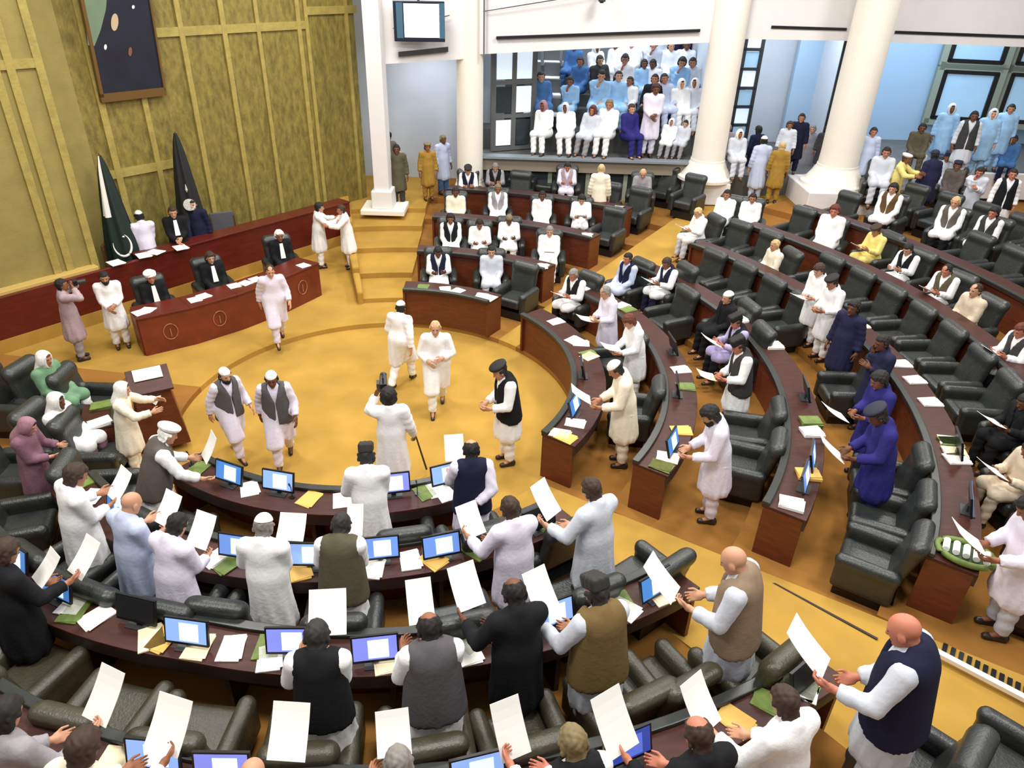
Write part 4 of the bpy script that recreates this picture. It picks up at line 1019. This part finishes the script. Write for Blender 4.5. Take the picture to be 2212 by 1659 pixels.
# -- right gallery
PP(1890, 275, 'stand', -100, 'BB', 'short:d', 'spectator in pale blue standing beside the right column', z=1.5)
PP(1918, 318, 'sit', -110, 'XX', 'short:k', 'spectator in white with clasped hands right of the pedestal', z=1.35, s=1.15, g=1.15)
PP(1996, 266, 'sit', -110, 'JJ', 'short:k', 'spectator in dark olive in front of blue wall', z=1.88, s=1.05)
PP(2060, 224, 'stand', -110, 'SS', 'scarf:l+short:k', 'spectator in light blue top and pale blue headscarf', z=1.88, s=1.08)
PP(2108, 240, 'stand', -110, 'XXD', 'short:k', 'spectator in grey waistcoat beside the blue-scarfed woman', z=1.88, s=1.08)
PP(2150, 235, 'stand', -115, 'SS', 'scarf:l+short:k', 'spectator in flowing light blue robe at right gallery', z=1.88, s=1.08, g=1.25)
PP(2188, 225, 'stand', -115, 'SS', 'short:k', 'spectator in sky blue at far right of the gallery', z=1.88, s=1.08, g=1.2)
PP(2194, 292, 'sit', -115, 'RN', 'short:k', 'spectator in blue with dark hair at far right', z=1.6)
# -- crowded gallery: rows of spectators
def spectator(px, k, of, hair, pose, lab, s=1.18, g=1.05):
    y, z = ROWS[k]; y += .12; s *= rng.uniform(.94, 1.1); px += rng.uniform(-6, 6)
    d = ray(px, 200 - k * 32); t = y / d[1]; x = d[0] * t
    fa = degrees(atan2(-y, -x))
    q = person((x, y + (0 if POSES[pose][4] == 'sit' else -.12), z), fa + rng.uniform(-35, 35), pose, of, hair, lab, s, g, None, 'gallery spectators', shoes=(k == 0))
    q['o'].rotation_euler[1] = R(rng.uniform(-7, 7))
for px, of, h, pose, lab in [(1188, 'WW', 'scarf:p+short:k', 'sit', 'spectator in white robe and mauve scarf at left of gallery front row'), (1236, 'WW', 'scarf:l+short:k', 'sit', 'spectator in white robe and grey patterned scarf in gallery front row'),
                        (1278, 'XA', 'scarf:r+short:k', 'sit', 'spectator in dark red patterned scarf in gallery front row'), (1322, 'WW', 'short:o', 'sit', 'spectator in white with legs crossed in gallery front row'),
                        (1364, 'VV', 'short:b', 'sit', 'spectator in deep blue dress in gallery front row'), (1404, 'LL', 'thick:b', 'fold', 'spectator in pale lilac kameez standing at the gallery front'),
                        (1452, 'WA', 'scarf:w+short:k', 'sit', 'small spectator in white veil near the middle column'), (1488, 'XA', 'short:k', 'sit', 'small spectator in pale grey beside the middle column')]:
    spectator(px, 0, of, h, pose, lab, s=1.12 if px < 1440 else .85)
rows = [(1, [1172, 1236, 1290, 1330, 1368, 1410, 1444, 1480, 1512], 'RSSSWKBWX'), (2, [1258, 1300, 1345, 1386, 1424, 1462, 1500], 'RDWSWSX'), (3, [1240, 1290, 1338, 1372, 1408, 1446, 1484], 'RWWWXWW'), (4, [1352, 1390, 1428, 1466, 1500], 'WWXUU')]
CN = {'R': 'teal blue', 'S': 'light blue', 'W': 'white', 'K': 'black', 'B': 'pale blue', 'X': 'silver grey', 'D': 'dark grey', 'U': 'dark navy'}
for k, xs, cs_ in rows:
    for i, (px, c) in enumerate(zip(xs, cs_)):
        h = rng.choice(['short:k', 'thick:k', 'short:b', 'scarf:w+short:k', 'short:d', 'short:k'])
        spectator(px, k, c + c, h, rng.choice(['sit', 'sit', 'sitback', 'sitchin']), 'spectator in %s, %s from left in %s gallery row' % (CN[c], ORD[i + 1], ORD[k + 1]))

# ------------------------------------------------------------------ things people hold
cam_ = empty('video_camera', local(vid, (-.06, .30, 1.60)), R(vid['face'] - 90), 'black video camera raised above the white-robed cameraman', 'video camera')
MB().box((0, 0, .05), (.05, .13, .06)).obj('body', BLACKP, cam_, bevel=.01)
q = MB().lathe([(.035, 0), (.045, .10), (.05, .12)], n=14); q.v = [(a, .12 + c, .05 + b) for a, b, c in q.v]; q.obj('lens', DARKG, cam_)
MB().tube([(0, -.1, .11), (0, -.08, .17), (0, .06, .17), (0, .1, .11)], .012).obj('handle', BLACKP, cam_); MB().box((-.075, -.03, .06), (.02, .06, .035)).obj('flip_screen', DARKG, cam_)
a_, b_ = local(vid, (.32, .22, .86)), local(vid, (.46, .42, .10))
o = MB().tube([a_, b_], [.012, .016]).obj('monopod', BLACKP); tag(o, 'thin black monopod hanging from the cameraman\'s right hand', 'monopod')
ph = PEOPLE[0]; c = empty('camera', local(ph, (0, .27, 1.56)), R(ph['face'] - 90), 'black still camera at the eye of the far left photographer', 'camera')
MB().box((0, 0, .05), (.075, .035, .05)).obj('body', BLACKP, c, bevel=.01); q = MB().lathe([(.04, 0), (.045, .14)], n=14); q.v = [(a, .03 + cc, .04 + b) for a, b, cc in q.v]; q.obj('lens', DARKG, c)

# ------------------------------------------------------------------ rostrum
ro = empty('rostrum', fpt(356, 950, .1), R(31), 'tapered brown rostrum with white sheet beside the headscarfed speaker', 'rostrum')
MB().hexa([(-.36, -.26, 0), (.36, -.26, 0), (.36, .26, 0), (-.36, .26, 0), (-.25, -.20, 1.0), (.25, -.20, 1.0), (.25, .20, 1.16), (-.25, .20, 1.16)]).obj('body', WOOD, ro, bevel=.015)
MB().hexa([(-.30, -.25, 1.0), (.30, -.25, 1.0), (.30, .24, 1.18), (-.30, .24, 1.18), (-.30, -.25, 1.03), (.30, -.25, 1.03), (.30, .24, 1.21), (-.30, .24, 1.21)]).obj('top', WOODD, ro, bevel=.006)
MB().add([(-.10, -.253, .93), (.10, -.253, .93), (0, -.263, .80), (-.10, -.225, .93), (.10, -.225, .93), (0, -.235, .80)], [(0, 2, 1), (3, 4, 5), (0, 1, 4, 3), (1, 2, 5, 4), (2, 0, 3, 5)]).obj('plaque', PAPER, ro)
o = MB().hexa([(-.2, -.02, 1.13), (.2, -.02, 1.13), (.2, .2, 1.21), (-.2, .2, 1.21), (-.2, -.02, 1.14), (.2, -.02, 1.14), (.2, .2, 1.22), (-.2, .2, 1.22)]).obj('paper_sheet', PAPER); o.matrix_world = TRS(ro.location, ro.rotation_euler)
tag(o, 'white sheet on the sloping rostrum top', 'paper')

# wooden armchair and spare chair behind the upper bench
def wood_chair(px, py, face, lab, m, up):
    s_, z_ = onwall(px, py, .8); x, y, _z = wpt(s_, .8, 0); w_ = empty('wooden_armchair', (x, y, .3), R(face - 90), lab, 'chair')
    MB().box((0, 0, .44), (.28, .27, .03)).obj('seat', m, w_, bevel=.01)
    MB().box((0, -.26, .78), (.28, .03, .32)).obj('backrest', up, w_, bevel=.02)
    for sx in (-1, 1):
        MB().box((sx * .29, 0, .66), (.03, .26, .02)).obj('armrest', m, w_, bevel=.008)
        for sy in (-1, 1): MB().box((sx * .27, sy * .25, .32 if sy > 0 else .5), (.022, .022, .32 if sy > 0 else .5)).obj('leg', m, w_)
BRW = mat('brown_chair_wood', (84, 56, 34), .5, .2, 6.)
wood_chair(256, 520, 10, 'brown wooden armchair below the green flag', BRW, BRW)
wood_chair(480, 455, -60, 'brown high-backed chair with grey upholstery right of the black flag', BRW, mat('grey_upholstery', (84, 84, 88), .8))

# ------------------------------------------------------------------ armchairs
near = lambda x, y, r, sit=None: any(hypot(p['x'] - x, p['y'] - y) < r and (sit is None or p['sit'] == sit) for p in PEOPLE)
def blk(x, y):
    r, a = topol(x, y)
    if -36 <= a < 50: return 'right'
    if 50 <= a < 100: return 'back'
    if a >= 100 and a < 165: return 'dais'
    if a >= 165 or a < -150: return 'left'
    return 'near'
for p in PEOPLE:
    if p['sit'] and p['y'] < 21.0 and 'officer' not in p['label']:
        a = R(p['face'] - 90); chair(p['x'] + .06 * sin(a), p['y'] - .06 * cos(a), p['z'], p['face'], blk(p['x'], p['y']))
    elif p['sit'] and 'officer' in p['label']:
        a = R(p['face'] - 90); chair(p['x'], p['y'], p['z'], p['face'], 'dais')
for px, py in [(376, 1132), (1028, 1165), (870, 1168), (1180, 1160)]: chair_px(px, py, 'near')
for px, py in [(160, 1215), (285, 1285), (420, 1320), (520, 1315), (740, 1345), (985, 1345), (1240, 1285), (1385, 1240)]: chair_px(px, py, 'near')
for px, py in [(60, 1440), (240, 1535), (425, 1580), (675, 1605), (920, 1595), (1130, 1590), (1335, 1500), (1605, 1425), (1420, 1475)]: chair_px(px, py, 'near', brown=True)
chair_px(1960, 1630, 'near', 135); chair_px(2190, 1650, 'near', 135)
for px, py, f in [(40, 860, 0), (200, 860, 0), (215, 960, 5), (225, 1060, 8), (30, 1010, 5), (40, 1120, 20)]: chair_px(px, py, 'left', f)
def row_chairs(r, a0, a1, sp, block, zz=None, gap=.62):
    n_ = int(R(a1 - a0) * r / sp)
    for i in range(n_ + 1):
        a = a0 + degrees(sp / r) * i; x, y = pol(r, a)
        if near(x, y, gap, True) or near(x, y, .40, False): continue
        if any(hypot(c['x'] - x, c['y'] - y) < .74 for c in CHAIRS): continue
        if any(hypot(q[0] - x, q[1] - y) < 1.05 for q in ((-1.42, 21.25), (5.45, 21.35), (8.95, 20.75))): continue
        chair(x, y, floor_z(x, y), a + 180, block)
for i, (ri, a0) in enumerate([(4.75, -20), (6.52, -29), (8.32, -32), (10.1, -30), (11.9, -26)]):
    row_chairs(ri - .46, a0, [42, 42, 41, 40, 39][i], .84, 'right', gap=.72)
row_chairs(13.1, -20, 38, .86, 'right'); row_chairs(14.8, -12, 34, .9, 'right')
for px, py in [(1432, 402), (1486, 424), (1180, 388), (1130, 386)]: chair_px(px, py, 'back')
for r, a0, a1 in [(4.62, 60, 90), (6.55, 58, 88), (8.65, 58, 87), (10.25, 58, 86)]: row_chairs(r, a0, a1, .86, 'back', gap=.72)
# labels: row by distance from the well, place along the row
BN = {'right': 'of the right block', 'near': 'of the near block', 'left': 'of the left block', 'back': 'below the gallery', 'dais': 'behind the presiding desk'}
EDG = {'right': [4.75, 6.52, 8.32, 10.1, 11.9, 13.6], 'near': [4.4, 5.75, 6.98, 9], 'left': [4.6, 6.2, 7.7], 'back': [5.1, 7.15, 9.2, 11.5], 'dais': [99]}
BK = {}
for c in CHAIRS:
    r, a = topol(c['x'], c['y']); k = sum(r > e for e in EDG[c['block']]); a = a + 360 if (c['block'] in ('left', 'near', 'dais') and a < 0) else a
    BK.setdefault((c['block'], k), []).append((a, c))
for (b, k), L in BK.items():
    L.sort(key=lambda t: t[0], reverse=b in ('back', 'dais'))
    side = {'right': 'nearest end', 'near': 'left', 'left': 'back', 'back': 'left', 'dais': 'left'}[b]
    for i, (a, c) in enumerate(L):
        tag(c['o'], 'black leather armchair, %s from %s in %s row %s' % (ORD[i + 1] if i < 20 else 'last', side, ORD[k + 1], BN[b]), 'armchair', 'black leather armchairs ' + BN[b])

# ------------------------------------------------------------------ things on the desks
ITEMS = {}
def snap(x, y, key, m=.16):
    D = DESKS[key]; r, a = topol(x, y); fr = lambda q: q(a) if callable(q) else q
    a += 360 if a + 360 <= D['a1'] + 8 else 0
    a = min(max(a, D['a0'] + 1.6), D['a1'] - 1.6); r = min(max(r, fr(D['ri']) + m + .08), fr(D['ro']) - m); return pol(r, a)
def on_desk(px, py, key):
    z = DESKS[key]['top'] if key in DESKS else key
    x, y = at(px, py, z)
    if key in DESKS: x, y = snap(x, y, key)
    return x, y, z
def tan_face(x, y): return degrees(atan2(CEN[1] - y, CEN[0] - x))
MONS = {}
def monitor(px, py, key, tone='a', wd=.44, ht=.28, turn=0):
    x, y = at(px, py, DESKS[key]['top'] + .2); z = DESKS[key]['top']; x, y = snap(x, y, key, .13)
    f = tan_face(x, y) - 90 + turn
    m = empty('desk_monitor', (x, y, z), R(f)); m['category'] = 'monitor'; m['group'] = 'desk monitors'
    if (wd, ht) not in MONS:
        Mx = Matrix.Rotation(R(-16), 3, 'X')
        tr = lambda c: tuple(Mx @ Vector(c) + Vector((0, 0, .05)))
        be = MB(); be.box(tr((0, 0, ht / 2)), (wd / 2, .014, ht / 2), Mx)
        s_ = MB(); s_.box(tr((0, -.016, ht / 2 + .006)), (wd / 2 - .018, .002, ht / 2 - .022), Mx)
        wn = MB(); wn.box(tr((.03, -.019, ht / 2)), (wd / 4.6, .001, ht / 2 - .045), Mx)
        st = MB(); st.box((0, .03, .045), (.03, .012, .05)); st.box((0, .02, .006), (.11, .08, .006))
        MONS[(wd, ht)] = (be.mesh('bezel', [BLACKP]), s_.mesh('screen', [PAPER]), wn.mesh('screen_window', [PAPER]), st.mesh('stand', [DARKG]))
    M_ = MONS[(wd, ht)]
    link('bezel', M_[0], m); link('stand', M_[3], m)
    col = {'a': (128, 160, 220), 'b': (98, 132, 200), 'c': (66, 118, 184), 'd': (46, 66, 150), 'v': (120, 128, 214), 'k': (34, 36, 40)}[tone]
    scr = link('screen', M_[1], m, mats=[mat('lit_screen_' + tone, col, .25, emit=.75 if tone != 'k' else 0)])
    if tone != 'k': link('screen_window', M_[2], scr, mats=[mat('lit_window_' + tone, (200, 220, 248) if tone != 'd' else (78, 100, 190), .3, emit=.9)])
    ITEMS.setdefault(('monitor', key), []).append((px, py, m))
for px, py, t in [(490, 1022, 'c'), (601, 1036, 'a'), (848, 1036, 'v'), (966, 1022, 'a')]: monitor(px, py, 'b1', t)
for px, py, t in [(250, 1092, 'c'), (508, 1182, 'b'), (664, 1200, 'a'), (820, 1186, 'b'), (955, 1180, 'b'), (1178, 1130, 'k')]: monitor(px, py, 'b2', t)
for px, py, t in [(48, 1190, 'c'), (112, 1268, 'c'), (288, 1320, 'k'), (398, 1368, 'a'), (622, 1388, 'v'), (810, 1408, 'v'), (1200, 1328, 'a'), (1426, 1268, 'c')]: monitor(px, py, 'b3', t)
for px, py, t in [(325, 1636, 'a'), (484, 1640, 'v'), (1030, 1650, 'a'), (1362, 1618, 'd'), (1768, 1475, 'k')]: monitor(px, py, 'b4', t)
for px, py, k, t in [(1246, 872, 'r1', 'c'), (1250, 790, 'r1', 'k'), (1462, 955, 'r2', 'c'), (1470, 830, 'r2', 'k'), (1466, 740, 'r2', 'k'), (1748, 1030, 'r3', 'b'), (1768, 985, 'r3', 'c'), (1796, 842, 'r3', 'c'), (2134, 1085, 'r4', 'b'), (2096, 960, 'r4', 'k')]: monitor(px, py, k, t)
PST = {}
def paperstack(px, py, key, kind='w', rot=0, wd=.22, dp=.30, th=.012):
    x, y, z = on_desk(px, py, key); f = (tan_face(x, y) if isinstance(key, str) else 40) - 90 + rot
    k = (kind, wd, dp, th)
    if k not in PST:
        mb = MB(); M2 = Matrix.Rotation(R(7), 3, 'Z')
        mb.box((0, 0, th * .35), (wd / 2, dp / 2, th * .35)); mb.box((.012, .008, th * .85), (wd / 2 * .97, dp / 2 * .97, th * .15), M2)
        PST[k] = mb.mesh('paper_stack', [dict(w=PAPER, c=PAPERC, y=YELLOW, g=GREENB)[kind]])
    nm = {'w': 'paper_stack', 'c': 'paper_stack', 'y': 'envelope', 'g': 'folder'}[kind]
    o = link(nm, PST[k]); o.location = (x, y, z + .001); o.rotation_euler = (0, 0, R(f)); o['category'] = {'w': 'papers', 'c': 'papers', 'y': 'envelope', 'g': 'folder'}[kind]
    o['group'] = {'w': 'papers on the desks', 'c': 'papers on the desks', 'y': 'envelopes on the desks', 'g': 'green folders on the desks'}[kind]
    ITEMS.setdefault((kind, key), []).append((px, py, o)); return o
for px, py, kd, rt in [(436, 1008, 'g', 10), (548, 1048, 'w', 40), (671, 1072, 'y', -20), (742, 1068, 'w', 10), (912, 1052, 'g', 15), (938, 1050, 'w', 0), (962, 1068, 'w', 5)]: paperstack(px, py, 'b1', kd, rt)
for px, py, kd, rt in [(466, 1206, 'w', -25), (490, 1222, 'g', -30), (648, 1236, 'y', 20), (806, 1240, 'w', -15), (886, 1212, 'w', 0), (938, 1219, 'y', 30), (1030, 1196, 'g', 30), (1204, 1162, 'g', 20), (155, 1010, 'g', 0), (225, 1062, 'w', 30)]: paperstack(px, py, 'b2', kd, rt, th=.02)
for px, py, kd, rt in [(165, 1300, 'w', 10), (160, 1322, 'g', 15), (208, 1334, 'w', -20), (322, 1385, 'c', 35), (350, 1382, 'y', -12), (420, 1412, 'c', 0), (500, 1402, 'w', 5), (580, 1392, 'g', 0), (582, 1424, 'w', 10), (833, 1438, 'c', 5), (1012, 1412, 'w', 0), (1008, 1384, 'g', 20), (1342, 1304, 'g', -20), (1368, 1336, 'w', 15), (1455, 1312, 'c', -10)]: paperstack(px, py, 'b3', kd, rt, th=.018)
for px, py, kd, rt in [(1270, 1640, 'c', 15), (1642, 1500, 'g', 20), (1722, 1478, 'g', 10), (1780, 1530, 'w', 25), (258, 1622, 'c', 0), (1552, 1520, 'y', 10)]: paperstack(px, py, 'b4', kd, rt)
for px, py, kd, rt in [(1222, 690, 'w', 0), (1240, 735, 'w', 20), (1258, 742, 'w', -20), (1292, 764, 'g', 10), (1243, 915, 'w', 10), (1206, 936, 'c', 10), (1222, 946, 'y', -5), (1280, 770, 'c', 30)]: paperstack(px, py, 'r1', kd, rt)
for px, py, kd, rt in [(1450, 992, 'w', 10), (1434, 1012, 'g', 0), (1424, 1026, 'y', 0), (1500, 938, 'y', 20), (1478, 800, 'w', 10), (1520, 840, 'g', 0), (1386, 652, 'w', 10), (1384, 664, 'g', 5), (1262, 580, 'w', 0)]: paperstack(px, py, 'r2', kd, rt, th=.02)
for px, py, kd, rt in [(1696, 1118, 'w', 8), (1802, 1044, 'y', 20), (1800, 945, 'w', 20), (1790, 920, 'g', 10), (1752, 748, 'w', 0), (1668, 668, 'w', 5), (1500, 580, 'w', 10), (1530, 700, 'w', 10)]: paperstack(px, py, 'r3', kd, rt, th=.05)
for px, py, kd, rt in [(2100, 880, 'w', 10), (2060, 792, 'w', 0), (2085, 830, 'w', 10), (2110, 965, 'w', 0), (2160, 975, 'g', 10), (2150, 1010, 'w', 20), (2120, 990, 'c', 5), (1985, 700, 'w', 0)]: paperstack(px, py, 'r4', kd, rt, th=.03)
for px, py, kd, rt in [(950, 640, 'w', 20), (985, 632, 'w', -20), (1040, 640, 'w', 10), (912, 625, 'g', 0), (1068, 648, 'c', 0)]: paperstack(px, py, 'k1', kd, rt)
for px, py, kd, rt in [(1180, 590, 'w', 10), (1160, 584, 'w', 30)]: paperstack(px, py, 'k2', kd, rt)
for px, py, kd, rt in [(1296, 520, 'w', 10), (1276, 522, 'w', 30)]: paperstack(px, py, 'k3', kd, rt)
for px, py, kd, rt in [(1370, 478, 'g', 0), (1392, 470, 'w', 0), (1340, 474, 'w', 10)]: paperstack(px, py, 'k4', kd, rt)
for px, py, kd, rt in [(250, 985, 'g', 0), (330, 912, 'w', 10)]: paperstack(px, py, 'l1', kd, rt, th=.05)
for px, py, rt in [(302, 676, 10), (318, 670, 40), (420, 648, 0), (440, 640, 10), (505, 618, 0), (530, 612, 20), (552, 604, 10), (655, 574, 10)]: paperstack(px, py, .90, 'w', rt, .26, .22)
for px, py, rt in [(250, 568, 10), (310, 552, 0), (335, 545, 30), (390, 535, 0), (438, 500, 0)]: paperstack(px, py, 1.22, 'w', rt, .34, .26)
# flower-edged green tray of rolled white paper on the fourth right desk
x, y, z = on_desk(2088, 1285, 'r4'); tr_ = empty('basket', (x, y, z), R(tan_face(x, y) - 90), 'green oval basket holding a row of white rolls on right desk', 'basket')
mb = MB()
for (sx, sy, px_, rr, zz) in [(1, 1, 0, 0, 0)]:
    ring = [(.20 * cos(t), .29 * sin(t), .05) for t in np.linspace(0, 2 * pi, 28)]; mb.tube(ring, .035, 8)
mb.obj('rim', GREENB, tr_, smooth=True); q = MB().lathe([(.19, 0), (.19, .03)], n=24); q.v = [(a, b * 1.4, c) for a, b, c in q.v]; q.obj('tray', mat('dark_leaf_green', (58, 76, 40), .6), tr_)
for k in range(5):
    o = MB().tube([(-.09, -.2 + k * .1, .075), (.09, -.2 + k * .1, .075)], .036, 10).obj('paper_roll', PAPER); o.matrix_world = TRS(tr_.location, tr_.rotation_euler)
    tag(o, 'white roll, %s from the near end of the green basket' % ORD[5 - k], 'paper roll', 'white rolls in the basket')
# slim gooseneck microphones on the first desk of the near block and the dais
for px, py, key, lb in [(648, 1050, 'b1', 'thin gooseneck microphone beside the second monitor on the first near desk'), (440, 985, 'b1', 'thin gooseneck microphone at left end of the first near desk'), (890, 1030, 'b1', 'thin gooseneck microphone near green folders on the first near desk')]:
    x, y, z = on_desk(px, py, key); m = empty('microphone', (x, y, z), 0, lb, 'microphone')
    MB().lathe([(.035, 0), (.035, .015)], n=14).obj('base', BLACKP, m); MB().tube([(0, 0, .01), (0, 0, .16), (.0, -.03, .22)], .006, 6).obj('neck', BLACKP, m); MB().tube([(0, -.03, .22), (0, -.05, .26)], .012, 8).obj('capsule', BLACKP, m)
DN = {'b1': 'the first near desk', 'b2': 'the second near desk', 'b3': 'the third near desk', 'b4': 'the bottom desk', 'r1': 'the first right desk', 'r2': 'the second right desk', 'r3': 'the third right desk', 'r4': 'the fourth right desk',
      'k1': 'the lowest desk below the gallery', 'k2': 'the second desk below the gallery', 'k3': 'the third desk below the gallery', 'k4': 'the top desk below the gallery', 'l1': 'the far left desk', .90: 'the presiding desk', 1.22: 'the upper bench ledge'}
KN = {'monitor': 'flat monitor', 'w': 'white paper pile', 'c': 'cream paper pile', 'y': 'buff envelope', 'g': 'green folder'}
for (kd, key), L in ITEMS.items():
    vert = isinstance(key, str) and key[0] == 'r'
    L.sort(key=lambda t: t[1] if vert else t[0])
    for i, (px, py, o) in enumerate(L):
        o['label'] = (KN[kd] + ' on ' + DN[key]) if len(L) == 1 else '%s, %s from the %s on %s' % (KN[kd], ORD[i + 1], 'far end' if vert else 'left', DN[key])
